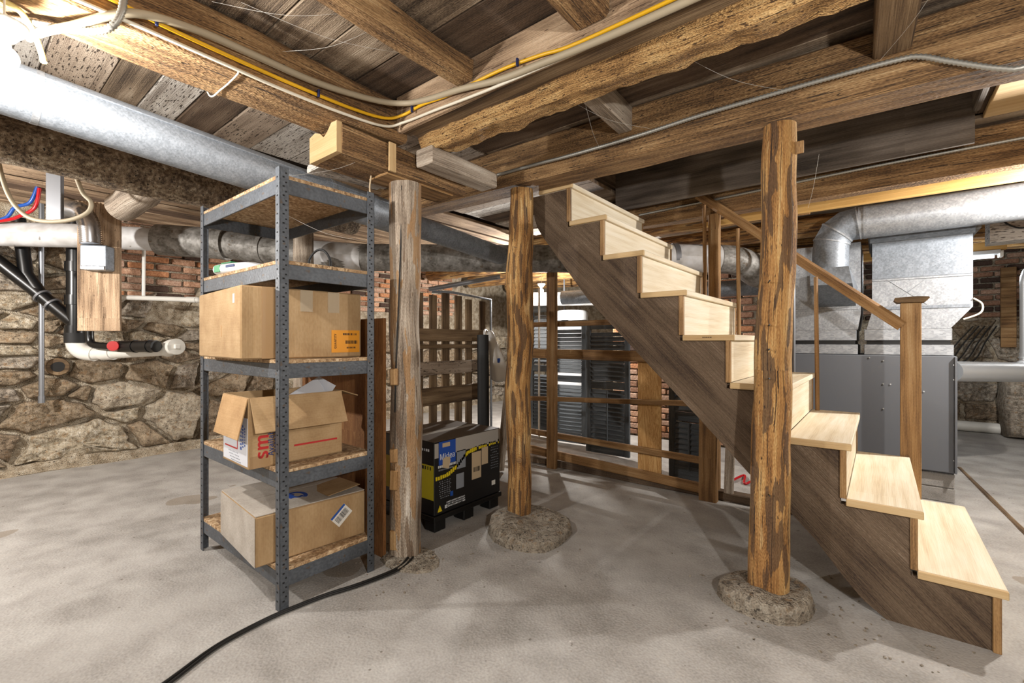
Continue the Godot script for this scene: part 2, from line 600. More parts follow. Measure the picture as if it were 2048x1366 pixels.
	# field stone
	for v in 3:
		var c1: Array = [["544838", "8a7b64", "ada08a", "c8bda9", "ded6c8"], ["4a443b", "786d5f", "9d9182", "b8ae9f", "d2cabd"], ["6b6257", "9a9084", "b9b1a4", "cec8bd", "dcd8d0"]][v]
		T["stone%d" % v] = compose(384, 384, c1, [[noise_bytes(384, 384, 192, 192, 0.05, 171 + v * 10, 5), 0.9], [noise_bytes(384, 384, 384, 384, 0.12, 172 + v * 10, 4), 0.7], [noise_bytes(384, 384, 64, 64, 0.06, 173 + v * 10, 2), 0.35]], [[noise_bytes(384, 384, 256, 256, 0.08, 174 + v * 10, 3), 0, 62, Color(0.15, 0.12, 0.1, 0.65), -45], [noise_bytes(384, 384, 128, 128, 0.05, 175 + v * 10, 3), 196, 255, Color(0.62, 0.45, 0.27, 0.4), 0]], 10.0)
	T["mortar"] = compose(512, 512, ["55483a", "86765f", "ae9f89", "c9bda9", "ddd5c7"], [[noise_bytes(512, 512, 512, 512, 0.12, 201, 4), 0.7], [noise_bytes(512, 512, 128, 128, 0.05, 202, 4), 0.6]], [[noise_bytes(512, 512, 256, 256, 0.1, 203, 3), 0, 44, Color(0.15, 0.12, 0.1, 0.7), -50]], 9.0)
	T["brick"] = compose(512, 512, ["6b4c3a", "96705a", "b5917a", "c8ab95", "d9c7b6"], [[noise_bytes(512, 512, 512, 512, 0.1, 211, 3), 0.6], [noise_bytes(512, 512, 128, 128, 0.08, 212, 3), 0.5]], [[noise_bytes(512, 512, 256, 256, 0.07, 213, 3), 0, 46, Color(0.22, 0.18, 0.15, 0.75), -30], [noise_bytes(512, 512, 256, 256, 0.06, 214, 3), 190, 255, Color(0.8, 0.75, 0.68, 0.65), 20]], 6.0)
	# galvanised steel, spangled
	var gc := noise_bytes(512, 512, 512, 512, 0.06, 221, 1, FastNoiseLite.TYPE_CELLULAR)
	T["galv"] = compose(512, 512, ["74777a", "8d9092", "a3a6a8", "b6b8ba", "cfd0d1"], [[gc, 0.34], [noise_bytes(512, 512, 512, 512, 0.2, 222, 2), 0.3], [noise_bytes(512, 512, 64, 64, 0.05, 223, 3), 0.25]], [], 0.6)
	T["oldmetal"] = compose(512, 512, ["45413c", "67635d", "7f7c77", "94918c", "aeaba6"], [[noise_bytes(512, 512, 512, 512, 0.08, 231, 1, FastNoiseLite.TYPE_CELLULAR), 0.3], [noise_bytes(512, 512, 128, 128, 0.05, 232, 4), 0.7]], [[noise_bytes(512, 512, 128, 128, 0.06, 233, 3), 0, 40, Color(0.34, 0.26, 0.18, 0.5), 0]], 0.6)
	T["shelfmetal"] = compose(256, 256, ["2f3236", "3d4146", "4a4e54", "565b61", "686d74"], [[noise_bytes(256, 256, 256, 256, 0.15, 241, 3), 0.45], [noise_bytes(256, 256, 64, 64, 0.06, 242, 3), 0.4]], [[noise_bytes(256, 256, 128, 128, 0.08, 243, 3), 0, 30, Color(0.34, 0.27, 0.21, 0.7), 0]], 0.8)
	T["card"] = compose(512, 512, ["7c623e", "927450", "a1845e", "ae926d", "bda380"], [[noise_bytes(512, 512, 4, 256, 0.5, 251, 1), 0.16], [noise_bytes(512, 512, 256, 256, 0.15, 252, 3), 0.22], [noise_bytes(512, 512, 64, 64, 0.05, 253, 3), 0.4]], [], 0.8)
	T["cardcoollit"] = compose(256, 256, ["8b8278", "9c948a", "a9a197", "b5aea5", "c2bcb4"], [[noise_bytes(256, 256, 256, 256, 0.15, 255, 3), 0.35], [noise_bytes(256, 256, 64, 64, 0.05, 256, 3), 0.5]], [], 0.8)  # cardboard with cool light mixed into its colour
	T["mossy"] = compose(512, 512, ["33281e", "5a4938", "83705a", "a8967e", "cfc4af"], [[noise_bytes(512, 512, 256, 256, 0.06, 71, 5), 0.9], [noise_bytes(512, 512, 512, 512, 0.16, 72, 3), 0.6], [noise_bytes(512, 512, 64, 64, 0.05, 73, 2), 0.4]], [[noise_bytes(512, 512, 256, 256, 0.09, 74, 3), 0, 55, Color(0.09, 0.07, 0.05, 0.8), -60], [noise_bytes(512, 512, 256, 256, 0.12, 75, 2), 205, 255, Color(0.74, 0.7, 0.62, 0.6), 40]], 9.0)
	T["lumpwhite"] = compose(256, 256, ["9a958c", "bdb8af", "d0ccc4", "dedbd5", "ecebe7"], [[noise_bytes(256, 256, 128, 128, 0.05, 261, 4), 0.8]], [[noise_bytes(256, 256, 128, 128, 0.08, 262, 3), 0, 36, Color(0.4, 0.37, 0.33, 0.6), 0]], 1.0)

	M.hewn = mat("hewn")
	M.rough = mat("rough", Color.WHITE, 0.9, Vector3(0.9, 2.6, 1), 0.0, 1.3)
	M.board = mat("board")
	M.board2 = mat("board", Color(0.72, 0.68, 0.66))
	M.board3 = mat("board", Color(1.12, 1.08, 1.05))
	M.board4 = mat("brown", Color(0.85, 0.85, 0.85))
	M.white = mat("whitewash")
	M.white2 = mat("whitewash", Color(0.86, 0.8, 0.74))
	M.grey = mat("grey")
	M.lath = mat("grey", Color(1.0, 0.92, 0.83))
	M.lath2 = mat("grey", Color(0.68, 0.6, 0.54))
	M.bark = mat("bark")
	M.split = mat("split")
	M.bark2 = mat("bark", Color.WHITE, 0.9, Vector3(0.7, 3.0, 1))
	M.mossy = mat("mossy", Color.WHITE, 0.95, Vector3(2.2, 2.2, 1), 0.0, 1.4)
	M.stringer = mat("stringer")
	M.pine = mat("pine", Color(0.98, 0.97, 0.95), 0.6)
	M.pine_edge = mat("pine", Color(0.85, 0.76, 0.62), 0.75)
	M.orange = mat("orange", Color(0.92, 0.9, 0.88), 0.65)
	M.rail = mat("orange", Color(0.82, 0.78, 0.74), 0.75)
	M.yellow = mat("pine", Color(0.93, 0.78, 0.52), 0.6)
	M.brown = mat("brown")
	M.dark = mat("dark")
	M.shutter = mat("shutter")
	M.ply = mat("ply", Color.WHITE, 0.75, Vector3(0.8, 1.6, 1))
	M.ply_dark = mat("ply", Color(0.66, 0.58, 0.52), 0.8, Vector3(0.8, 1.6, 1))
	M.osb = mat("osb", Color.WHITE, 0.85, Vector3(2.2, 2.2, 1))
	M.concrete = mat("concrete", Color.WHITE, 0.82, Vector3(0.19, 0.19, 1))
	M.block = mat("concrete", Color(0.88, 0.88, 0.88), 0.95, Vector3(0.5, 0.5, 1), 0.0, 2.0)
	M.footing = mat("stone2", Color(0.8, 0.78, 0.75), 0.95, Vector3(2.0, 2.0, 2.0), 0.0, 1.3)
	M.footing.uv1_triplanar = true
	M.footing.uv1_world_triplanar = true
	M.stones = []
	for t in [["stone0", Color(1, 1, 1)], ["stone1", Color(1, 1, 1)], ["stone0", Color(0.8, 0.76, 0.72)], ["stone1", Color(0.85, 0.8, 0.74)], ["stone2", Color(0.86, 0.8, 0.72)], ["stone2", Color(0.96, 0.93, 0.88)]]:
		var sm := mat(t[0], t[1], 0.95, Vector3(2.2, 2.2, 2.2), 0.0, 1.2)
		sm.uv1_triplanar = true
		sm.uv1_world_triplanar = true
		M.stones.append(sm)
	M.mortar = mat("mortar", Color.WHITE, 0.98, Vector3(1.6, 1.6, 1), 0.0, 1.5)
	M.bricks = []
	for c in [Color(1, 1, 1), Color(1.1, 1.06, 1.02), Color(0.82, 0.76, 0.72), Color(0.42, 0.4, 0.4), Color(1.02, 0.88, 0.74)]:
		M.bricks.append(mat("brick", c, 0.95, Vector3(3.0, 3.0, 1)))
	M.galv = mat("galv", Color(0.95, 0.95, 0.96), 0.42, Vector3(4.0, 4.0, 1), 0.55)
	M.galv_big = mat("galv", Color(0.84, 0.86, 0.89), 0.5, Vector3(6.0, 6.0, 1), 0.45)
	M.galv_dull = mat("galv", Color(0.78, 0.8, 0.83), 0.5, Vector3(4.0, 4.0, 1), 0.5)
	M.oldmetal = mat("oldmetal", Color.WHITE, 0.6, Vector3(1.6, 1.6, 1), 0.4)
	M.whiteduct = mat("lumpwhite", Color(0.93, 0.94, 0.97), 0.55, Vector3(1, 1, 1))
	M.foil = plain(Color(0.8, 0.8, 0.81), 0.24, 0.95)
	M.chrome = plain(Color(0.78, 0.79, 0.8), 0.3, 0.7)
	M.steel = plain(Color(0.55, 0.56, 0.58), 0.4, 0.7)
	M.armour = plain(Color(0.62, 0.61, 0.58), 0.45, 0.6)
	M.armour_dark = plain(Color(0.36, 0.35, 0.33), 0.5, 0.5)
	M.cabinet = plain(Color(0.37, 0.38, 0.4), 0.5)
	M.cabinet_dark = plain(Color(0.1, 0.1, 0.11), 0.6)
	M.shelfmetal = mat("shelfmetal", Color.WHITE, 0.5, Vector3(1.5, 1.5, 1), 0.15)
	M.slot = plain(Color(0.03, 0.03, 0.035), 0.9)
	M.card = mat("card", Color.WHITE, 0.85, Vector3(2, 2, 1))
	M.card_pale = mat("card", Color(1.05, 1.02, 0.98), 0.85, Vector3(2, 2, 1))
	M.card_cool_lit = mat("cardcoollit", Color.WHITE, 0.85, Vector3(2, 2, 1))
	M.card_white = plain(Color(0.78, 0.79, 0.82), 0.7)
	M.black_card = plain(Color(0.055, 0.058, 0.065), 0.45)
	M.carton_top = plain(Color(0.3, 0.25, 0.2), 0.5)
	M.carton_grey = plain(Color(0.62, 0.6, 0.57), 0.5)
	M.label_orange = plain(Color(0.85, 0.56, 0.1), 0.6)
	M.label_yellow = plain(Color(0.72, 0.66, 0.12), 0.6)
	M.yellow_ink = plain(Color(0.83, 0.74, 0.1), 0.5)
	M.blue_ink = plain(Color(0.1, 0.28, 0.62), 0.55)
	M.navy_ink = plain(Color(0.14, 0.2, 0.4), 0.6)
	M.red_ink = plain(Color(0.68, 0.1, 0.1), 0.6)
	M.white_ink = plain(Color(0.82, 0.83, 0.84), 0.6)
	M.grey_ink = plain(Color(0.5, 0.52, 0.55), 0.6)
	M.black_ink = plain(Color(0.08, 0.07, 0.06), 0.7)
	M.brown_ink = plain(Color(0.22, 0.13, 0.05), 0.7)
	M.tan = plain(Color(0.72, 0.64, 0.52), 0.7)
	M.paper = plain(Color(0.86, 0.85, 0.82), 0.7)
	M.black = plain(Color(0.03, 0.031, 0.034), 0.45)
	M.rubber = plain(Color(0.06, 0.06, 0.062), 0.65)
	M.abs = plain(Color(0.045, 0.047, 0.052), 0.32)
	M.pvc = plain(Color(0.86, 0.85, 0.82), 0.35)
	M.red_plastic = plain(Color(0.66, 0.05, 0.05), 0.3)
	M.red_tube = plain(Color(0.7, 0.06, 0.1), 0.35)
	M.blue_tube = plain(Color(0.1, 0.3, 0.62), 0.35)
	M.cable_grey = plain(Color(0.62, 0.57, 0.48), 0.6)
	M.cable_white = plain(Color(0.83, 0.8, 0.73), 0.5)
	M.cable_yellow = plain(Color(0.86, 0.66, 0.08), 0.45)
	M.cable_cream = plain(Color(0.85, 0.77, 0.5), 0.45)
	M.cable_black = plain(Color(0.05, 0.045, 0.04), 0.55)
	M.staple = plain(Color(0.09, 0.13, 0.3), 0.5)
	M.enamel = plain(Color(0.84, 0.85, 0.86), 0.3)
	M.bag = plain(Color(0.86, 0.85, 0.83), 0.4)
	M.green = plain(Color(0.2, 0.55, 0.35), 0.5)
	M.tape = plain(Color(0.62, 0.5, 0.36), 0.2)
	M.tape_clear = plain(Color(0.8, 0.74, 0.64, 0.35), 0.08)
	M.tape_clear.transparency = BaseMaterial3D.TRANSPARENCY_ALPHA
	M.porcelain = plain(Color(0.82, 0.8, 0.76), 0.3)
	M.glow = plain(Color(1, 1, 1), 0.3)
	M.glow.emission_enabled = true
	M.glow.emission = Color(1.0, 0.97, 0.92)
	M.glow.emission_energy_multiplier = 5.0
	M.tubelight = plain(Color(1, 1, 1), 0.4)
	M.tubelight.emission_enabled = true
	M.tubelight.emission = Color(0.95, 0.98, 1.0)
	M.tubelight.emission_energy_multiplier = 1.6
# ---------------------------------------------------------------- scene
func _ready() -> void:
	rng.seed = 20240611
	nz.seed = 5
	nz.frequency = 0.05
	nz.fractal_octaves = 2
	# camera: level, 16 mm style wide lens, 1.11 m above the slab
	var cam := Camera3D.new()
	cam.name = "camera"
	cam.position = Vector3(0, 1.11, 0)
	cam.rotation_degrees = Vector3(0, 38.8, 0)
	cam.fov = 73.48
	cam.near = 0.05
	add_child(cam)
	cam.current = true
	# a closed cellar: no daylight comes in
	var env := Environment.new()
	env.background_mode = Environment.BG_COLOR
	env.background_color = Color(0.02, 0.02, 0.022)
	env.tonemap_mode = Environment.TONE_MAPPER_LINEAR
	env.tonemap_exposure = 1.04
	env.sdfgi_enabled = true
	env.ssao_enabled = true
	env.ssil_enabled = true
	var we := WorldEnvironment.new()
	we.name = "environment"
	we.environment = env
	add_child(we)
	make_materials()
	# bare bulbs: over the shelving, behind the rack, beside the furnace, and two unseen fill lamps added behind the photographer
	bulb(Vector3(-1.86, 1.885, -0.105), 2.07, 1.8, "bare glowing bulb in a porcelain holder beside the broad pale duct")
	bulb(Vector3(-3.286, 1.739, -4.672), 2.27, 6.0, "small bare glowing bulb hanging behind the slatted lumber rack")
	bulb(Vector3(1.0, 1.9, -3.7), 2.2, 4.2, "bare glowing bulb hanging on the open floor side of the furnace")
	bulb(Vector3(0.85, 1.42, -0.1), 2.27, 3.6, "added fill bulb hanging low over the empty floor before the stair foot")  # made-up fill lamp, out of view
	bulb(Vector3(-3.9, 1.75, 0.9), 2.27, 5.5, "added fill bulb hanging near the field stone wall and drain pipes")  # second added fill, brightens the stone wall side
	print("lights")
	build_shell()
	print("shell")
	build_ceiling()
	build_timbers()
	build_stair()
	build_shelving()
	build_boxes()
	build_store()
	build_furnace()
	build_ducts()
	build_plumbing()
	build_wiring()
	print("done")

func bulb(at: Vector3, top: float, e: float, label: String) -> void:
	var t := thing("light_bulb", label, "bulb", at, 0.0, "bare bulbs")
	var g := SphereMesh.new()
	g.radius = 0.03
	g.height = 0.062
	var gl := part(t, "glass", g, M.glow)
	gl.cast_shadow = GeometryInstance3D.SHADOW_CASTING_SETTING_ON
	part(t, "screw_base", swept(line(Vector3(0, 0.026, 0), Vector3(0, 0.055, 0), 1), circle(0.013, 14)), M.steel)
	part(t, "holder", swept([Vector3(0, 0.05, 0), Vector3(0, 0.062, 0), Vector3(0, 0.08, 0), Vector3(0, 0.095, 0)], circle(0.03, 20), {"scales": [0.75, 1.0, 1.5, 1.6]}), M.porcelain)
	if top - at.y > 0.11:
		part(t, "cord", swept(line(Vector3(0, 0.09, 0), Vector3(0, top - at.y, 0), 1), circle(0.0025, 8)), M.cable_white)
	var l := OmniLight3D.new()
	l.name = "lamp"
	l.light_color = Color(1.0, 0.985, 0.965)
	l.light_energy = e
	l.light_size = 0.03
	l.omni_range = 14.0
	l.omni_attenuation = 2.0
	l.shadow_enabled = true
	t.add_child(l)

# ---------------------------------------------------------------- floor and walls
func build_shell() -> void:
	var fm := MB.new()
	add_box(fm, Vector3(-1.3, -0.1, -2.9), Vector3(9.2, 0.2, 11.4), 0.0)
	# re-map the slab to metres on the plan
	for i in fm.V.size(): fm.U[i] = Vector2(fm.V[i].x, fm.V[i].z)
	var fl := setting("floor", fm.mesh(), M.concrete, "worn grey trowelled concrete cellar floor")
	# joint strip of old wood let into the slab beside the furnace
	part(fl, "joint_strip", timber(Vector3(0.545, 0.001, -5.6), Vector3(0.68, 0.001, -3.6), 0.03, 0.016, {"rough": 0.004}), M.brown)
	# hairline cracks
	var cr := []
	for i in 9: cr.append(Vector3(-1.42 + 0.05 * i + 0.014 * sin(i * 2.3), 0.0008, -0.66 + 0.045 * i + 0.02 * cos(i * 3.1)))
	part(fl, "crack", swept(spline(cr, 2), rect(0.003, 0.001, 0.0003)), M.black_ink)
	# scraps of grit lying round the posts
	var gm := MB.new()
	for i in 260:
		var a := rng.randf() * TAU
		var c: Vector2 = [Vector2(-0.37, -2.2), Vector2(-1.7, -2.15), Vector2(-1.9, -1.5), Vector2(0.05, -2.35)][i % 4]
		var r := 0.12 + absf(rng.randfn(0.0, 0.16))
		var s := rng.randf_range(0.002, 0.006)
		add_box(gm, Vector3(c.x + cos(a) * r, s * 0.4, c.y + sin(a) * r), Vector3(s * 1.6, s, s * 1.2), 0.0006, Basis(Vector3.UP, a * 3.0))
	tag(part(self, "grit", gm.mesh(), M.footing), "grit and crumbs scattered round the post feet", "grit", "", "stuff")

	# left wall: field stone below, brick courses above, in lime mortar
	var lw := MB.new()
	add_box(lw, Vector3(-5.77, 1.15, -2.9), Vector3(0.3, 2.5, 11.4), 0.0)
	for i in lw.V.size(): lw.U[i] = Vector2(lw.V[i].z, lw.V[i].y)
	var wl := setting("wall_left", lw.mesh(), M.mortar, "rubble stone foundation wall with brick courses on top")
	var sd := []
	var raw := [-0.76, 0.22, 0.39, -1.49, 0.38, 0.30, -1.02, 0.60, 0.21, -0.57, 0.47, 0.30, -0.56, 0.70, 0.17, -0.77, 0.62, 0.08, -0.62, 0.89, 0.08, -0.87, 0.86, 0.20, -1.29, 0.83, 0.20, -1.61, 0.80, 0.13, -0.39, 0.94, 0.11, -0.37, 0.81, 0.10, -0.38, 1.03, 0.11, -0.39, 1.14, 0.11, -0.58, 1.11, 0.05, -0.65, 1.23, 0.07, -0.39, 1.27, 0.13, -0.95, 1.13, 0.11, -1.27, 1.15, 0.15, -1.44, 1.07, 0.10, -1.63, 1.07, 0.09, -0.33, 0.67, 0.05, -0.33, 0.53, 0.06, -0.32, 0.27, 0.05, -1.08, 0.40, 0.08, -1.18, 0.29, 0.06, -1.86, 0.34, 0.18, -1.79, 0.79, 0.16, -2.00, 0.65, 0.19, -0.69, 1.02, 0.08, -0.94, 0.99, 0.13, -1.20, 0.97, 0.10, -1.49, 0.97, 0.13, -1.12, 1.29, 0.07, -1.36, 1.23, 0.16, -1.40, 1.36, 0.13, -1.15, 1.39, 0.10, -1.61, 1.33, 0.07, -1.61, 1.14, 0.08, -0.38, 1.43, 0.10, -0.50, 1.36, 0.11, -0.34, 1.29, 0.06, -0.61, 1.24, 0.08, -0.36, 1.60, 0.10, -0.59, 1.62, 0.07, -0.50, 1.72, 0.09, -0.65, 1.47, 0.07, -0.36, 1.74, 0.08, -0.61, 1.81, 0.08, -0.43, 1.83, 0.09, -0.93, 1.44, 0.10, -0.93, 1.29, 0.09, -0.90, 1.60, 0.09, -0.89, 1.77, 0.09]
	for i in range(0, raw.size(), 3): sd.append([-raw[i], raw[i + 1], raw[i + 2] * 0.9])
	# rest of the wall: the same kind of stones, further along and behind the frame's edge
	var zz := -1.6
	while zz < 0.25:
		for k in 7: sd.append([zz + rng.randf_range(-0.1, 0.1), 0.15 + k * 0.27 + rng.randf_range(-0.06, 0.06), rng.randf_range(0.06, 0.16)])
		zz += 0.4
	zz = 2.3
	while zz < 8.0:
		for k in 6: sd.append([zz + rng.randf_range(-0.12, 0.12), 0.14 + k * 0.24 + rng.randf_range(-0.05, 0.05), rng.randf_range(0.05, 0.16)])
		zz += 0.36
	var cl := cells(sd, Rect2(-1.8, 0.07, 9.9, 1.98))
	for c in cl:
		var mid := Vector2.ZERO
		for p in (c[0] as PackedVector2Array): mid += p
		mid /= c[0].size()
		if mid.x > 0.82 and mid.y > 1.52: continue
		var big: bool = c[2] > 0.3
		var mi: int = [0, 1, 2, 3, 4, 0, 1][rng.randi() % 7]
		if c[1] == 1: mi = 5
		elif c[1] == 2: mi = 5
		elif c[1] == 0: mi = 0
		var poly: PackedVector2Array = c[0]
		part(wl, "stone", stone_mesh(poly, rng.randf_range(0.05, 0.11) if not big else 0.09, Vector3(0, 0, -1), Vector3.UP, Vector3(1, 0, 0), 0.04), M.stones[mi], Vector3(-5.62, 0, 0))
	# brick courses
	var bms := []
	for k in 4: bms.append(brick_mesh(0.19 + 0.008 * k, 0.055, 0.07))
	var row := 0
	var yy := 1.565
	while yy < 2.28:
		var z := 0.78 + (0.1 if row % 2 == 0 else 0.0)
		while z < 5.3:
			var o := part(wl, "brick", bms[rng.randi() % 4], M.bricks[[0, 1, 2, 3, 4, 0, 1, 4][rng.randi() % 8]], Vector3(-5.615 + rng.randf_range(-0.008, 0.006), yy + rng.randf_range(-0.004, 0.004), -z - 0.1))
			o.rotation_degrees = Vector3(rng.randf_range(-1.5, 1.5), 90 + rng.randf_range(-1, 1), 0)
			z += 0.225
		yy += 0.071
		row += 1
	# rough footing ledge of mortar along the bottom
	part(wl, "footing_ledge", timber(Vector3(-5.6, 0.03, 2.4), Vector3(-5.58, 0.03, -8.0), 0.16, 0.14, {"rough": 0.05, "ch": 0.04, "sub": 4, "step": 0.08, "freq": 6.0, "fu": 3.0}), M.mortar)

	# back wall
	var bw := MB.new()
	add_box(bw, Vector3(-1.3, 1.15, -8.25), Vector3(9.2, 2.5, 0.3), 0.0)
	for i in bw.V.size(): bw.U[i] = Vector2(bw.V[i].x, bw.V[i].y)
	var wb := setting("wall_back", bw.mesh(), M.mortar, "rubble stone wall with thin brick courses behind the furnace")
	var s2 := []
	var xx := -3.2
	while xx < 2.2:
		for k in 5: s2.append([xx + rng.randf_range(-0.14, 0.14), 0.2 + k * 0.27 + rng.randf_range(-0.06, 0.06), rng.randf_range(0.08, 0.24)])
		xx += 0.46
	for c in cells(s2, Rect2(-3.4, 0.12, 5.8, 1.28)):
		part(wb, "stone", stone_mesh(c[0], rng.randf_range(0.04, 0.08), Vector3(1, 0, 0), Vector3.UP, Vector3(0, 0, 1), 0.04), M.stones[[1, 3, 2, 1, 0][rng.randi() % 5]], Vector3(0, 0, -8.1))
	row = 0
	yy = 1.44
	while yy < 2.25:
		var x := -0.6 + (0.1 if row % 2 == 0 else 0.0)
		while x < 1.9:
			part(wb, "brick", bms[rng.randi() % 4], M.bricks[[2, 3, 0, 2, 3][rng.randi() % 5]], Vector3(x, yy, -8.085 + rng.randf_range(-0.008, 0.006)))
			x += 0.225
		yy += 0.071
		row += 1
	# the two walls the photograph does not show close the room
	var rw := MB.new()
	add_box(rw, Vector3(3.25, 1.15, -2.9), Vector3(0.3, 2.5, 11.4), 0.0)
	for i in rw.V.size(): rw.U[i] = Vector2(rw.V[i].z, rw.V[i].y)
	setting("wall_right", rw.mesh(), M.mortar, "mortared foundation wall beyond the furnace side of the cellar")
	var fw := MB.new()
	add_box(fw, Vector3(-1.3, 1.15, 2.75), Vector3(9.2, 2.5, 0.3), 0.0)
	for i in fw.V.size(): fw.U[i] = Vector2(fw.V[i].x, fw.V[i].y)
	setting("wall_front", fw.mesh(), M.mortar, "mortared foundation wall behind the photographer")

func brick_mesh(l: float, h: float, d: float) -> ArrayMesh:
	var mb := MB.new()
	add_box(mb, Vector3.ZERO, Vector3(l, h, d), 0.007, Basis.IDENTITY, roff())
	for i in mb.V.size():
		var v := mb.V[i]
		mb.V[i] = v + Vector3(nz.get_noise_3d(v.x * 200.0 + l * 900.0, v.y * 200.0, v.z * 200.0), nz.get_noise_3d(v.y * 200.0, v.z * 300.0, v.x * 200.0 + l * 900.0) * 0.7, 0) * 0.008
	return mb.mesh()

# ---------------------------------------------------------------- ceiling
const CEIL := 2.28

func build_ceiling() -> void:
	# subfloor slab, with the stairwell left open
	var mb := MB.new()
	for b in [[-5.9, -1.62, -8.4, 2.9], [0.4, 3.4, -8.4, 2.9], [-1.62, 0.4, -2.34, 2.9], [-1.62, 0.4, -8.4, -3.34]]:
		add_box(mb, Vector3((b[0] + b[1]) * 0.5, 2.39, (b[2] + b[3]) * 0.5), Vector3(b[1] - b[0], 0.14, b[3] - b[2]), 0.0)
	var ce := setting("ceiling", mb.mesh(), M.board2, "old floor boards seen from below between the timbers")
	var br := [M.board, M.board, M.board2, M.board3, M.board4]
	var wh := [M.white, M.white, M.white2, M.board, M.white, M.board2, M.white2]
	# boards run along X, laid edge to edge toward the back
	var z := 1.5
	var bi := 0
	while z > -8.0:
		var w := rng.randf_range(0.17, 0.26)
		if z > -2.2 and z < 0.3: w = rng.randf_range(0.12, 0.24)
		var zc := z - w * 0.5
		var runs := [[-2.98, -1.92, 0], [-1.92, 2.8, 1]]
		if zc < -2.3 and zc > -3.4: runs = [[-2.98, -1.92, 0], [-1.92, -1.64, 1], [0.42, 2.8, 2]]
		for r in runs:
			var L: float = r[1] - r[0]
			bi += 1
			var m: Material = br[rng.randi() % 5] if r[2] == 1 else (wh[bi / 2 % 7] if r[2] == 0 else M.pine_edge)
			part(ce, "board", box(Vector3(L - 0.006, 0.028, w - rng.randf_range(0.003, 0.009)), 0.003, roff()), m, Vector3((r[0] + r[1]) * 0.5, CEIL + 0.014 + rng.randf_range(-0.004, 0.006), zc))
		z -= w
	# left bay: pale planks run along Z with open joints
	var x := -3.02
	var k := 0
	while x > -5.55:
		var w := rng.randf_range(0.09, 0.16)
		if k == 0: w = 0.24
		part(ce, "plank", box(Vector3(w, 0.026, 6.3), 0.003, roff()), M.lath if rng.randf() < 0.7 else M.lath2, Vector3(x - w * 0.5, CEIL - 0.01 + rng.randf_range(-0.012, 0.012), -1.75))
		x -= w + rng.randf_range(0.03, 0.07)
		k += 1
	# stairwell lining: boards on four sides, the door above shut
	var sw := thing("stairwell_lining", "dark painted boards lining the opening above the stair", "lining", Vector3.ZERO)
	var y := 2.13
	for i in 3:
		var h: float = [0.36, 0.28, 0.28][i]
		part(sw, "board", timber(Vector3(-1.62, y + h * 0.5, -3.33), Vector3(0.38, y + h * 0.5, -3.33), 0.03, h - 0.006), M.dark)
		if i > 0:
			part(sw, "board", timber(Vector3(-1.62, y + h * 0.5, -2.33), Vector3(0.38, y + h * 0.5, -2.33), 0.03, h - 0.006), M.dark)
			part(sw, "end_board", timber(Vector3(-1.63, y + h * 0.5, -2.34), Vector3(-1.63, y + h * 0.5, -3.32), 0.03, h - 0.006), M.dark)
		var eb := y if i > 0 else 2.285
		part(sw, "end_board", timber(Vector3(0.385, (eb + y + h) * 0.5, -2.35), Vector3(0.385, (eb + y + h) * 0.5, -3.31), 0.03, y + h - eb - 0.006), M.dark)
		y += h
	part(sw, "top_board", box(Vector3(2.1, 0.03, 1.06), 0.002), M.dark, Vector3(-0.59, y + 0.01, -2.83))

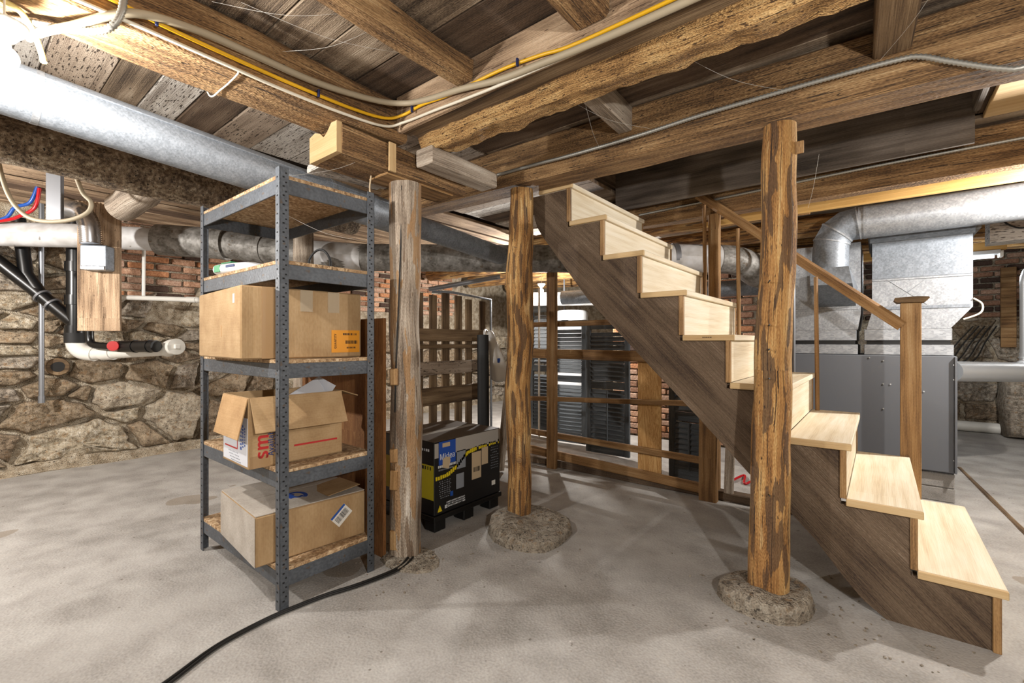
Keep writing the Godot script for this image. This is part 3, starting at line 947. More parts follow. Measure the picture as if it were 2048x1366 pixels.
# ---------------------------------------------------------------- beams, joists, posts
func build_timbers() -> void:
	solo("hewn_beam", timber(Vector3(-1.92, 2.175, 1.4), Vector3(-1.92, 2.175, -1.42), 0.24, 0.19, {"rough": 0.014, "step": 0.07, "sub": 5, "ch": 0.012}), M.hewn, "hewn tan beam with cables stapled along its side, over the shelving", "beam")
	solo("trim_board", timber(Vector3(-1.8, 2.195, -1.375), Vector3(2.6, 2.195, -1.375), 0.03, 0.17, {"rough": 0.002}), M.lath, "pale board on edge carrying white and yellow cables above the gouged log", "board")
	solo("backing_beam", timber(Vector3(-1.8, 2.2, -1.44), Vector3(2.6, 2.2, -1.44), 0.1, 0.16, {"rough": 0.006}), M.brown, "brown beam between the pale cable board and the gouged log", "beam")
	solo("gouged_log_beam", timber(Vector3(-1.79, 2.15, -1.56), Vector3(2.6, 2.15, -1.6), 0.17, 0.17, {"rough": 0.018, "step": 0.035, "sub": 7, "ch": 0.04, "freq": 12.0, "fu": 11.0}), M.rough, "rough gouged log beam with torn yellow wood on its lower side", "beam")
	solo("junction_box", box(Vector3(0.1, 0.045, 0.1), 0.012), M.black, "black junction box on the beam underside beside the bulb", "box", Vector3(-2.0, 2.05, -0.05))
	solo("girder", timber(Vector3(-3.4, 2.2, -2.23), Vector3(2.8, 2.09, -2.27), 0.2, 0.24, {"rough": 0.008, "sub": 4, "ch": 0.012}), M.hewn, "long brown girder resting on the log posts with armoured cable along it", "beam")
	# joists between beams
	for j in [[-1.335, 0.095, 1.4, -1.35, 2.175, "brown hewn joist between the shelving beam and the broad joist"], [-0.75, 0.135, 1.4, -1.35, 2.165, "broad split-faced joist ending at the cable board"], [-0.1, 0.11, 1.4, -1.35, 2.17, "hewn joist third along the cable board from the shelving beam"], [0.6, 0.11, 1.4, -1.35, 2.17, "hewn joist furthest along the cable board from the shelving beam"]]:
		solo("joist", timber(Vector3(j[0], (j[4] + CEIL) * 0.5 - 0.008, j[2]), Vector3(j[0] + 0.0, (j[4] + CEIL) * 0.5 - 0.008, j[3]), j[1], CEIL - j[4] - 0.016, {"rough": 0.012, "step": 0.06, "sub": 4, "ch": 0.012}), M.hewn, j[5], "joist", Vector3.ZERO, "joists meeting the cable board")
	for j in [[-0.98, 0.08, 2.16, "short grey joist spanning from gouged log to girder by the stair top", M.grey], [0.055, 0.11, 2.15, "smooth brown joist crossing above the girder near the grey armoured cable bend", M.brown], [1.1, 0.1, 2.15, "short joist from gouged log to girder beyond the furnace duct end", M.brown]]:
		solo("short_joist", timber(Vector3(j[0], (j[2] + CEIL) * 0.5, -1.63), Vector3(j[0] - 0.02, (j[2] + CEIL) * 0.5, -2.15), j[1], CEIL - j[2], {"rough": 0.006, "step": 0.08}), j[4], j[3], "joist", Vector3.ZERO, "short joists before the girder")
	solo("mossy_log_joist", log_mesh(Vector3(-3.3, 2.095, 1.4), Vector3(-3.34, 2.095, -2.1), 0.125, {"rough": 0.035, "bend": 0.03}), M.mossy, "dark crusted round log joist under pale planks behind the duct", "log")
	var ll := thing("cut_log_joist", "whitened round log joist sawn off at a slant beside the board", "log")
	part(ll, "log", log_mesh(Vector3(-3.42, 2.13, -0.86), Vector3(-3.93, 2.0, -0.74), 0.1, {"rough": 0.01}), M.grey)
	# far timbers over the stair foot and furnace
	solo("header_beam", timber(Vector3(-2.0, 2.145, -3.56), Vector3(2.8, 2.145, -3.56), 0.12, 0.23, {"rough": 0.01, "sub": 4}), M.hewn, "brown header beam with armoured cable behind the stairwell", "beam")
	solo("yellow_lumber", timber(Vector3(-1.1, 2.07, -3.87), Vector3(2.8, 2.065, -3.87), 0.04, 0.075), M.yellow, "new yellow lumber nailed beside the header above the furnace duct", "lumber")
	solo("log_joist", log_mesh(Vector3(-3.1, 2.12, -3.9), Vector3(-0.4, 2.14, -3.95), 0.11, {"rough": 0.02}), M.bark2, "dark knotty log joist above the plain duct behind the stair", "log")
	for q in [[-4.7, 2.13, 0.1, "knotty log joist over the far end of the lumber rack"], [-5.6, 2.12, 0.11, "knotty log joist above the water heater"], [-6.6, 2.13, 0.1, "knotty log joist nearest the back wall"]]:
		solo("far_log_joist", log_mesh(Vector3(-5.4, q[1], q[0]), Vector3(1.8, q[1], q[0] - 0.1), q[2], {"rough": 0.02, "bend": 0.04}), M.bark2, q[3], "log", Vector3.ZERO, "far log joists")
	# bolsters on the first post
	var b1 := thing("notched_bolster", "short pale bolster timber with a notch sawn in its end", "timber")
	part(b1, "body", timber(Vector3(-1.96, 2.005, -1.1), Vector3(-1.96, 2.005, -1.87), 0.235, 0.13, {"rough": 0.012, "step": 0.05, "sub": 5}), M.hewn)
	part(b1, "notched_end", slab(PackedVector2Array([Vector2(-2.08, 1.94), Vector2(-1.845, 1.94), Vector2(-1.845, 2.085), Vector2(-1.875, 2.092), Vector2(-1.925, 2.045), Vector2(-1.955, 2.03), Vector2(-1.985, 2.055), Vector2(-2.03, 2.07), Vector2(-2.08, 2.06)]), -1.1, -1.075, Vector2(1, 0), roff()), M.pine_edge, Vector3.ZERO, "fresh sawn end grain with a V notch")
	part(b1, "cleat", box(Vector3(0.012, 0.14, 0.04), 0.002), M.pine_edge, Vector3(-1.836, 2.0, -1.36))
	solo("bolster", timber(Vector3(-1.765, 2.03, -1.5), Vector3(-1.765, 2.03, -1.98), 0.12, 0.085, {"rough": 0.006}), M.grey, "second short grey bolster block beside the notched one", "timber")
	solo("packing_board", timber(Vector3(-1.95, 1.935, -1.36), Vector3(-1.95, 1.935, -1.8), 0.16, 0.012), M.orange, "thin orange packing board between post top and bolster", "board")
	solo("splintered_shim", timber(Vector3(-2.13, 1.955, -1.12), Vector3(-2.12, 1.96, -1.5), 0.1, 0.03, {"rough": 0.02, "step": 0.04}), M.white, "whitish splintered shim hanging under the notched bolster", "shim")
	# posts
	var p1 := thing("log_post", "weathered grey split log post with small wooden cleats beside the shelving", "post", Vector3(-1.935, 0, -1.52))
	part(p1, "log", log_mesh(Vector3(0, 0, 0), Vector3(-0.005, 1.93, 0.0), 0.08, {"rough": 0.02, "taper": 0.92}), M.split)
	part(p1, "split", swept(spline([Vector3(0.045, 1.9, 0.062), Vector3(0.042, 1.6, 0.066), Vector3(0.034, 1.3, 0.073), Vector3(0.02, 1.0, 0.077), Vector3(0.012, 0.75, 0.079)], 3), rect(0.007, 0.007, 0.002)), M.black_ink, Vector3.ZERO, "dark drying split down the log")
	for c in [[0.93, 0.085], [0.53, 0.07], [0.405, 0.1], [0.1, 0.1]]:
		var cb := part(p1, "cleat", box(Vector3(0.045, c[1], 0.018), 0.004, roff()), M.orange, Vector3(0.004, c[0], 0.085))
		cb.rotation_degrees = Vector3(0, 38 + rng.randf_range(-8, 8), rng.randf_range(-4, 4))
		cb.position = Vector3(0.0, c[0], 0.0) + Vector3(0.012, 0, 0.083)
	var p2 := thing("log_post", "gnarled log post with bark-eaten side standing on a flat stone", "post", Vector3(-1.742, 0.055, -2.231))
	part(p2, "log", log_mesh(Vector3(0, 0, 0), Vector3(0.02, 1.985, 0.005), 0.078, {"rough": 0.022, "bend": 0.02}), M.bark2)
	part(p2, "knot", log_mesh(Vector3(0.045, 0.34, 0.05), Vector3(0.052, 0.34, 0.06), 0.018, {"rough": 0.003, "bend": 0.0}), M.orange)
	part(p2, "knot", log_mesh(Vector3(0.03, 1.62, 0.06), Vector3(0.036, 1.63, 0.07), 0.016, {"rough": 0.003, "bend": 0.0}), M.brown)
	var p3 := thing("log_post", "stout log post with peeling brown bark in front of the stair", "post", Vector3(-0.371, 0.055, -2.217))
	part(p3, "log", log_mesh(Vector3(0, 0, 0), Vector3(0.04, 1.965, -0.005), 0.078, {"rough": 0.018, "taper": 0.86}), M.bark)
	part(p3, "cleat", box(Vector3(0.03, 0.05, 0.012), 0.002), M.orange, Vector3(0.115, 1.85, 0.02))
	for y in [0.42, 0.9, 1.02, 1.12, 1.3]:
		part(p3, "nail", swept(line(Vector3(0.01, y, 0.068), Vector3(0.02, y + 0.004, 0.1), 1), circle(0.003, 6)), M.black)
	# stones under the posts
	var q1 := PackedVector2Array([Vector2(-0.26, 0.1), Vector2(-0.2, 0.24), Vector2(0.02, 0.28), Vector2(0.22, 0.2), Vector2(0.27, -0.05), Vector2(0.24, -0.2), Vector2(0.0, -0.26), Vector2(-0.2, -0.12)])
	solo("footing_stone", pad(q1, 0.06), M.footing, "flat lopsided footing stone under the gnarled post", "stone", Vector3(-1.62, 0, -2.14))
	var q2 := PackedVector2Array([Vector2(-0.2, 0.02), Vector2(-0.14, 0.16), Vector2(0.0, 0.2), Vector2(0.13, 0.16), Vector2(0.17, 0.0), Vector2(0.1, -0.15), Vector2(-0.06, -0.17), Vector2(-0.18, -0.1)])
	solo("footing_stone", pad(q2, 0.06), M.footing, "rounded concrete lump under the post before the stair", "stone", Vector3(-0.37, 0, -2.2))
	var q3 := PackedVector2Array([Vector2(-0.15, 0.05), Vector2(-0.02, 0.14), Vector2(0.16, 0.06), Vector2(0.18, -0.06), Vector2(0.02, -0.14), Vector2(-0.15, -0.1)])
	solo("footing_stone", pad(q3, 0.012), M.footing, "thin broken slab lying at the foot of the split post", "stone", Vector3(-1.86, 0, -1.5))

func pad(poly: PackedVector2Array, h: float) -> ArrayMesh:
	var q := poly
	for it in 1:
		var r := PackedVector2Array()
		for e in q.size():
			r.push_back(q[e].lerp(q[(e + 1) % q.size()], 0.25)); r.push_back(q[e].lerp(q[(e + 1) % q.size()], 0.75))
		q = r
	return stone_mesh(q, h, Vector3(1, 0, 0), Vector3(0, 0, -1), Vector3.UP, minf(0.026, h * 0.45), [[1.02, -0.1], [1.0, 0.55], [0.97, 0.86], [0.88, 1.0], [0.55, 1.02], [0.22, 1.03]])
# ---------------------------------------------------------------- stair
func build_stair() -> void:
	var st := thing("staircase", "steep open wooden staircase with dark stringer and pale new treads", "staircase")
	var rise := 0.2285
	var zn := -2.34
	var zf := -3.42
	for s in 2:
		var poly := PackedVector2Array()
		poly.push_back(Vector2(0.316, 0.0))
		for k in range(1, 10):
			var xk := 0.354 - 0.2226 * (k - 1)
			poly.push_back(Vector2(xk - 0.038, k * rise - 0.028))
			poly.push_back(Vector2(xk - 0.2606 if k < 9 else -1.732, k * rise - 0.028))
		for p in [Vector2(-1.712, 1.888), Vector2(-1.69, 1.83), Vector2(-1.652, 1.77), Vector2(-1.326, 1.354), Vector2(-0.935, 0.958), Vector2(-0.703, 0.729), Vector2(-0.476, 0.493), Vector2(-0.318, 0.36), Vector2(-0.213, 0.25), Vector2(-0.111, 0.117), Vector2(-0.05, 0.05), Vector2(0.02, 0.0)]: poly.push_back(p)
		var z0 := zn - 0.02 if s == 0 else zf + 0.07
		part(st, "stringer", slab(poly, z0, z0 - 0.05, Vector2(0.707, -0.707), roff()), M.stringer, Vector3.ZERO, "dark weathered sawtooth stringer plank")
	for k in range(1, 10):
		var xk := 0.354 - 0.2226 * (k - 1)
		var w := 0.2226 + 0.018
		var t := part(st, "tread", box(Vector3(w, 0.028, zn - zf - 0.016), 0.003, roff()), M.pine, Vector3(xk - w * 0.5, k * rise - 0.014, (zn + zf) * 0.5 - 0.008))
		part(t, "end_edge", box(Vector3(w, 0.028, 0.016), 0.002, roff()), M.pine_edge, Vector3(0, 0, (zn - zf) * 0.5 + 0.0))
		if k == 5:
			for q in 5: part(t, "stamp", box(Vector3(0.006, 0.005, 0.001), 0.0), M.brown_ink, Vector3(-0.02 + q * 0.009, 0.002, (zn - zf) * 0.5 + 0.0085))
		var y0 := (k - 1) * rise
		var rh := rise - 0.028
		var r := part(st, "riser", box(Vector3(0.02, rh, zn - zf - 0.04), 0.002, roff()), M.pine, Vector3(xk - 0.028, y0 + rh * 0.5, (zn + zf) * 0.5 - 0.012))
		part(r, "end_edge", box(Vector3(0.022, rh, 0.018), 0.002, roff()), M.orange, Vector3(0, 0, (zn - zf) * 0.5 - 0.002))
		part(r, "end_edge", box(Vector3(0.03, rh, 0.018), 0.002, roff()), M.orange, Vector3(0, 0, -(zn - zf) * 0.5 + 0.012))
	var nw := part(st, "newel_post", box(Vector3(0.09, 1.33, 0.09), 0.004, roff()), M.orange, Vector3(0.137, 0.665, -3.47))
	part(nw, "cap", slab(PackedVector2Array([Vector2(-0.075, 0), Vector2(-0.06, -0.014), Vector2(0.06, -0.014), Vector2(0.078, 0.006), Vector2(0.075, 0.014), Vector2(0.03, 0.018), Vector2(-0.07, 0.014)]), 0.07, -0.07, Vector2(1, 0), roff()), M.brown, Vector3(0, 0.68, 0))
	part(st, "handrail", timber(Vector3(-1.03, 2.175, -3.44), Vector3(0.1, 1.2, -3.44), 0.05, 0.06, {"ch": 0.014, "rough": 0.003}), M.rail)
	for b in [[-0.965, 1.371, 2.08], [-0.745, 1.1425, 1.88], [-0.3, 0.6855, 1.51]]:
		part(st, "baluster", timber(Vector3(b[0], b[1], -3.385), Vector3(b[0] - 0.01, b[2], -3.4), 0.03, 0.022), M.rail)
	solo("stud", timber(Vector3(-0.925, 0.0, -3.47), Vector3(-0.925, 2.02, -3.47), 0.05, 0.075), M.rail, "upright stud with darker lower half beside the stair handrail", "stud")

# ---------------------------------------------------------------- shelving
const LEV := [0.172, 0.58, 1.034, 1.447, 1.8]
const SX0 := -2.83
const SX1 := -1.912
const SZ0 := -1.312
const SZ1 := -0.862

func build_shelving() -> void:
	var s := thing("shelving_unit", "grey slotted steel shelving unit with five particle board shelves", "shelves")
	for c in [[SX1, SZ1, 1, 1], [SX0, SZ1, -1, 1], [SX1, SZ0, 1, -1], [SX0, SZ0, -1, -1]]:
		var mb := MB.new()
		add_box(mb, Vector3(c[0] - c[2] * 0.019, 0.915, c[1] - c[3] * 0.0015), Vector3(0.038, 1.83, 0.003), 0.0008)
		add_box(mb, Vector3(c[0] - c[2] * 0.0015, 0.915, c[1] - c[3] * 0.019), Vector3(0.003, 1.83, 0.038), 0.0008)
		var p := part(s, "post", mb.mesh(), M.shelfmetal)
		var sm := MB.new()
		for k in 47:
			var y := 0.04 + k * 0.038
			add_box(sm, Vector3(c[0] - c[2] * 0.02, y, c[1] + c[3] * 0.0003), Vector3(0.01, 0.006, 0.0012), 0.0)
			add_box(sm, Vector3(c[0] + c[2] * 0.0003, y, c[1] - c[3] * 0.016), Vector3(0.0012, 0.006, 0.008), 0.0)
			add_box(sm, Vector3(c[0] + c[2] * 0.0003, y + 0.017, c[1] - c[3] * 0.026), Vector3(0.0012, 0.006, 0.006), 0.0)
		tag(part(p, "slots", sm.mesh(), M.slot), "rows of keyhole slots", "", "", "stuff")
	for y in LEV:
		for z in [SZ1 - 0.008, SZ0 + 0.008]:
			part(s, "beam", box(Vector3(SX1 - SX0 - 0.012, 0.062, 0.008), 0.0015), M.shelfmetal, Vector3((SX0 + SX1) * 0.5, y - 0.047, z))
		for x in [SX1 - 0.008, SX0 + 0.008]:
			part(s, "beam", box(Vector3(0.008, 0.062, SZ1 - SZ0 - 0.03), 0.0015), M.shelfmetal, Vector3(x, y - 0.047, (SZ0 + SZ1) * 0.5))
		part(s, "shelf_board", box(Vector3(SX1 - SX0 - 0.01, 0.016, SZ1 - SZ0 - 0.008), 0.002, roff()), M.osb, Vector3((SX0 + SX1) * 0.5, y - 0.008, (SZ0 + SZ1) * 0.5))
	# plywood sheet standing between the shelving and the first post
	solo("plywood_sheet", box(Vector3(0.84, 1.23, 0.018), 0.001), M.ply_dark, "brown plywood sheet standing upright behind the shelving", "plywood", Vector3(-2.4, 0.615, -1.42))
	# things on the upper shelf
	var gp := thing("wipes_pack", "soft white and green pack lying on the second shelf from top", "pack", Vector3(-2.55, 1.447, -0.98), 6.0)
	part(gp, "pouch", swept(spline([Vector3(-0.17, 0.035, 0), Vector3(-0.15, 0.036, 0), Vector3(-0.05, 0.034, 0), Vector3(0.1, 0.03, 0), Vector3(0.17, 0.028, 0)], 4), [circle_e(0.09, 0.033)], {"scales": ramp_s([0.8, 1.0, 1.0, 0.92, 0.3], 4)}), M.enamel)
	part(gp, "green_panel", box(Vector3(0.1, 0.004, 0.06), 0.001), M.green, Vector3(-0.08, 0.069, 0.03))
	part(gp, "green_panel", box(Vector3(0.06, 0.035, 0.004), 0.001), M.green, Vector3(-0.11, 0.036, 0.088))
	part(gp, "print", box(Vector3(0.08, 0.012, 0.003), 0.0), M.navy_ink, Vector3(0.02, 0.04, 0.088))
	var lp := []
	for i in 25:
		var a := TAU * i / 24.0
		lp.append(Vector3(0.055 * cos(a), 0.065 + 0.062 * sin(a), 0.012 * sin(a * 2.0)))
	solo("cable_loop", swept(lp, circle(0.006, 8)), M.rubber, "black cable loop standing on the second shelf from top", "cable", Vector3(-2.22, 1.45, -1.2)).rotation_degrees.y = 38.0

func circle_e(a: float, b: float) -> PackedVector2Array:
	var r := PackedVector2Array()
	for i in 21: r.push_back(Vector2(a * signf(cos(TAU * i / 20)) * pow(absf(cos(TAU * i / 20)), 0.6), b * signf(sin(TAU * i / 20)) * pow(absf(sin(TAU * i / 20)), 0.8)))
	return r

func ramp_s(k: Array, seg: int) -> Array:
	var r := []
	for i in k.size() - 1:
		for j in seg: r.append(lerpf(k[i], k[i + 1], float(j) / seg))
	r.append(k[k.size() - 1])
	return r

# ---------------------------------------------------------------- cartons
func carton(label: String, corner: Vector2, y: float, size: Vector3, yaw: float, m: Material) -> Node3D:
	var th := deg_to_rad(yaw)
	var lx := size.x * 0.5
	var lz := size.z * 0.5
	var cx := corner.x - (lx * cos(th) + lz * sin(th))
	var cz := corner.y - (-lx * sin(th) + lz * cos(th))
	return thing("cardboard_box", label, "box", Vector3(cx, y, cz), yaw, "cardboard boxes on the shelving")

func bars(parent: Node, called: String, at: Vector3, axis_u: Vector3, axis_v: Vector3, w: float, h: float, n: int, m: Material, nrm: Vector3) -> void:
	var mb := MB.new()
	var u0 := -w * 0.5
	var st := w / n
	for i in n:
		var bw := st * rng.randf_range(0.25, 0.8)
		var c := axis_u * (u0 + st * (i + 0.5))
		add_box(mb, c, Vector3(bw, h, 0.001), 0.0, Basis(axis_u, axis_v, nrm))
	part(parent, called, mb.mesh(), m, at)

func build_boxes() -> void:
	var b := carton("large brown cardboard box with an orange label on the middle shelf", Vector2(-2.02, -0.755), 1.036, Vector3(0.64, 0.305, 0.53), -4.4, M.card)
	part(b, "carton", box(Vector3(0.64, 0.305, 0.53), 0.006, roff()), M.card, Vector3(0, 0.1525, 0))
	part(b, "seam_strip", box(Vector3(0.001, 0.3, 0.05), 0.0), M.tape, Vector3(0.3208, 0.1525, 0.16), "darker strip of paper tape on the seam")
	for z in [0.0, -0.125]:
		part(b, "clear_tape", box(Vector3(0.0012, 0.095, 0.055), 0.0), M.tape_clear, Vector3(0.321, 0.255, z), "glossy clear packing tape")
	part(b, "white_sticker", box(Vector3(0.022, 0.038, 0.001), 0.0), M.paper, Vector3(0.235, 0.255, 0.2658))
	part(b, "scuff", box(Vector3(0.014, 0.05, 0.001), 0.0), M.card_pale, Vector3(0.06, 0.12, 0.2655))
	var lb := part(b, "orange_label", box(Vector3(0.001, 0.105, 0.14), 0.0), M.label_orange, Vector3(0.3212, 0.075, -0.185), "orange shipping label with barcode")
	text(lb, "lettering", "QUANTITY", 0.014, M.brown_ink, Vector3(0.0006, 0, 0.052), Vector3(0, 90, 90))
	bars(lb, "small_print", Vector3(0.0008, 0.034, -0.02), Vector3(0, 0, -1), Vector3.UP, 0.07, 0.01, 9, M.brown_ink, Vector3(1, 0, 0))
	bars(lb, "barcode", Vector3(0.0008, -0.004, -0.028), Vector3(0, 0, -1), Vector3.UP, 0.06, 0.016, 20, M.black_ink, Vector3(1, 0, 0))
	bars(lb, "small_print", Vector3(0.0008, -0.03, -0.026), Vector3(0, 0, -1), Vector3.UP, 0.045, 0.008, 6, M.brown_ink, Vector3(1, 0, 0))

	# open box with flaps folded out
	b = carton("open cardboard box with folded flaps and red and blue print on the fourth shelf", Vector2(-2.018, -0.785), 0.582, Vector3(0.3, 0.295, 0.41), -2.0, M.card)
	var wx := 0.15
	var wz := 0.205
	var h := 0.295
	part(b, "bottom", box(Vector3(0.3, 0.005, 0.41), 0.001, roff()), M.card, Vector3(0, 0.003, 0))
	part(b, "side_wall", box(Vector3(0.005, h, 0.41), 0.001, roff()), M.card, Vector3(wx - 0.0025, h * 0.5, 0))
	part(b, "side_wall", box(Vector3(0.005, h, 0.41), 0.001, roff()), M.card, Vector3(-wx + 0.0025, h * 0.5, 0))
	part(b, "side_wall", box(Vector3(0.29, h, 0.005), 0.001, roff()), M.card, Vector3(0, h * 0.5, wz - 0.0025))
	part(b, "side_wall", box(Vector3(0.29, h, 0.005), 0.001, roff()), M.card, Vector3(0, h * 0.5, -wz + 0.0025))
	flap(b, Vector3(0, h, wz), Vector3(0.29, 0.005, 0.17), Vector3(1, 0, 0), 77.0, M.card_pale)
	flap(b, Vector3(wx, h, 0), Vector3(0.4, 0.005, 0.15), Vector3(0, 0, -1), 66.0, M.card)
	flap(b, Vector3(-wx, h, 0), Vector3(0.4, 0.005, 0.13), Vector3(0, 0, 1), 78.0, M.card)
	flap(b, Vector3(0, h, -wz), Vector3(0.29, 0.005, 0.09), Vector3(-1, 0, 0), 20.0, M.card)
	var pn := part(b, "printed_panel", box(Vector3(0.285, 0.2, 0.001), 0.0), M.card_white, Vector3(0, 0.11, wz + 0.0008), "white printed postal panel")
	part(pn, "red_frame", box(Vector3(0.006, 0.12, 0.001), 0.0), M.red_ink, Vector3(0.03, 0.02, 0.001))
	part(pn, "red_frame", box(Vector3(0.15, 0.006, 0.001), 0.0), M.red_ink, Vector3(-0.045, -0.04, 0.001))
	for k in 3: bars(pn, "blue_print", Vector3(0.07 + 0.022 * k, 0.02, 0.001), Vector3.UP, Vector3(1, 0, 0), 0.12 - 0.02 * k, 0.014 - 0.003 * k, 7, M.blue_tube, Vector3(0, 0, 1))
	for k in 4: bars(pn, "small_print", Vector3(-0.02 + 0.01 * k, -0.058 - 0.012 * k, 0.001), Vector3(1, 0, 0), Vector3.UP, 0.12, 0.003, 7, M.grey_ink, Vector3(0, 0, 1))
	text(b, "red_lettering", "smart", 0.075, M.red_ink, Vector3(wx + 0.0002, 0.14, wz - 0.052), Vector3(0, 90, 90))
	text(b, "blue_lettering", "Available", 0.03, M.navy_ink, Vector3(wx + 0.0002, 0.11, wz - 0.088), Vector3(0, 90, 90))
	bars(b, "small_print", Vector3(wx + 0.0008, 0.11, wz - 0.108), Vector3.UP, Vector3(0, 0, 1), 0.11, 0.012, 7, M.navy_ink, Vector3(1, 0, 0))
	part(b, "red_stripe", box(Vector3(0.001, 0.008, 0.2), 0.0), M.red_ink, Vector3(wx + 0.0008, 0.07, -0.08))
	part(b, "seam_tape", box(Vector3(0.0008, 0.05, 0.08), 0.0), M.tape, Vector3(wx + 0.0004, 0.026, wz - 0.045))
	for q in [[0.03, 35.0, -0.05], [0.05, 62.0, -0.09]]:
		var sh := solo("paper_sheet", box(Vector3(0.15, 0.1, 0.0015), 0.0003), M.card_white, "bluish printed paper sticking out of the open cardboard box", "paper", Vector3(-2.12 + q[0], 0.86, -1.02 + q[2]), "papers in the open box")
		sh.rotation_degrees = Vector3(-20, 40, q[1])

	# long low box on the bottom shelf
	b = carton("wide low cardboard box with cool light painted on top and front and a tilted barcode on the bottom shelf", Vector2(-2.004, -0.805), 0.174, Vector3(0.5, 0.213, 0.49), -5.0, M.card)
	part(b, "carton", box(Vector3(0.5, 0.208, 0.49), 0.005, roff()), M.card, Vector3(0, 0.104, 0))
	part(b, "front_face", box(Vector3(0.498, 0.205, 0.001), 0.0, roff()), M.card_cool_lit, Vector3(0, 0.104, 0.2458), "cardboard face with cool light painted in as grey")  # front and top flaps: cool light painted into the cardboard colour
	part(b, "top_flap", box(Vector3(0.245, 0.004, 0.486), 0.001, roff()), M.card_cool_lit, Vector3(0.125, 0.211, 0))
	part(b, "top_flap", box(Vector3(0.25, 0.004, 0.486), 0.001, roff()), M.card_cool_lit, Vector3(-0.124, 0.211, 0))
	part(b, "raised_flap", box(Vector3(0.22, 0.003, 0.16), 0.001, roff()), M.card, Vector3(0.12, 0.222, -0.15)).rotation_degrees = Vector3(7, 0, 3)
	var lg := part(b, "blue_emblem", swept(arc3(0.05, 0.035, 30, 300), rect(0.018, 0.001, 0.0003)), M.blue_ink, Vector3(0.1, 0.2138, 0.02), "blue rounded printed mark")
	part(lg, "stroke", swept(arc3(0.028, 0.02, 200, 420), rect(0.014, 0.001, 0.0003)), M.blue_ink)
	var st2 := part(b, "barcode_sticker", box(Vector3(0.001, 0.062, 0.088), 0.0), M.paper, Vector3(0.2508, 0.12, -0.125))
	st2.rotation_degrees.x = 42.0
	part(st2, "blue_edge", box(Vector3(0.0012, 0.01, 0.086), 0.0), M.blue_tube, Vector3(0.0003, 0.026, 0))
	bars(st2, "barcode", Vector3(0.0008, -0.002, 0), Vector3(0, 0, -1), Vector3.UP, 0.07, 0.03, 16, M.black_ink, Vector3(1, 0, 0))

func arc3(a: float, b: float, d0: float, d1: float) -> Array:
	var r := []
	for i in 19:
		var t := deg_to_rad(lerpf(d0, d1, i / 18.0))
		r.append(Vector3(a * cos(t), 0, -b * sin(t)))
	return r

# a flap hinged at 'at', hanging outward: size.x along the hinge, size.z its length
func flap(parent: Node, at: Vector3, size: Vector3, hinge: Vector3, droop: float, m: Material) -> void:
	var mb := MB.new()
	var outd := hinge.cross(Vector3.UP).normalized()
	var a := deg_to_rad(droop)
	var d := outd * cos(a) + Vector3.DOWN * sin(a)
	var n := hinge.cross(d).normalized()
	add_box(mb, d * (size.z * 0.5 + 0.003), Vector3(size.x, size.y, size.z), 0.001, Basis(hinge, n, d), roff())
	part(parent, "flap", mb.mesh(), m, at)
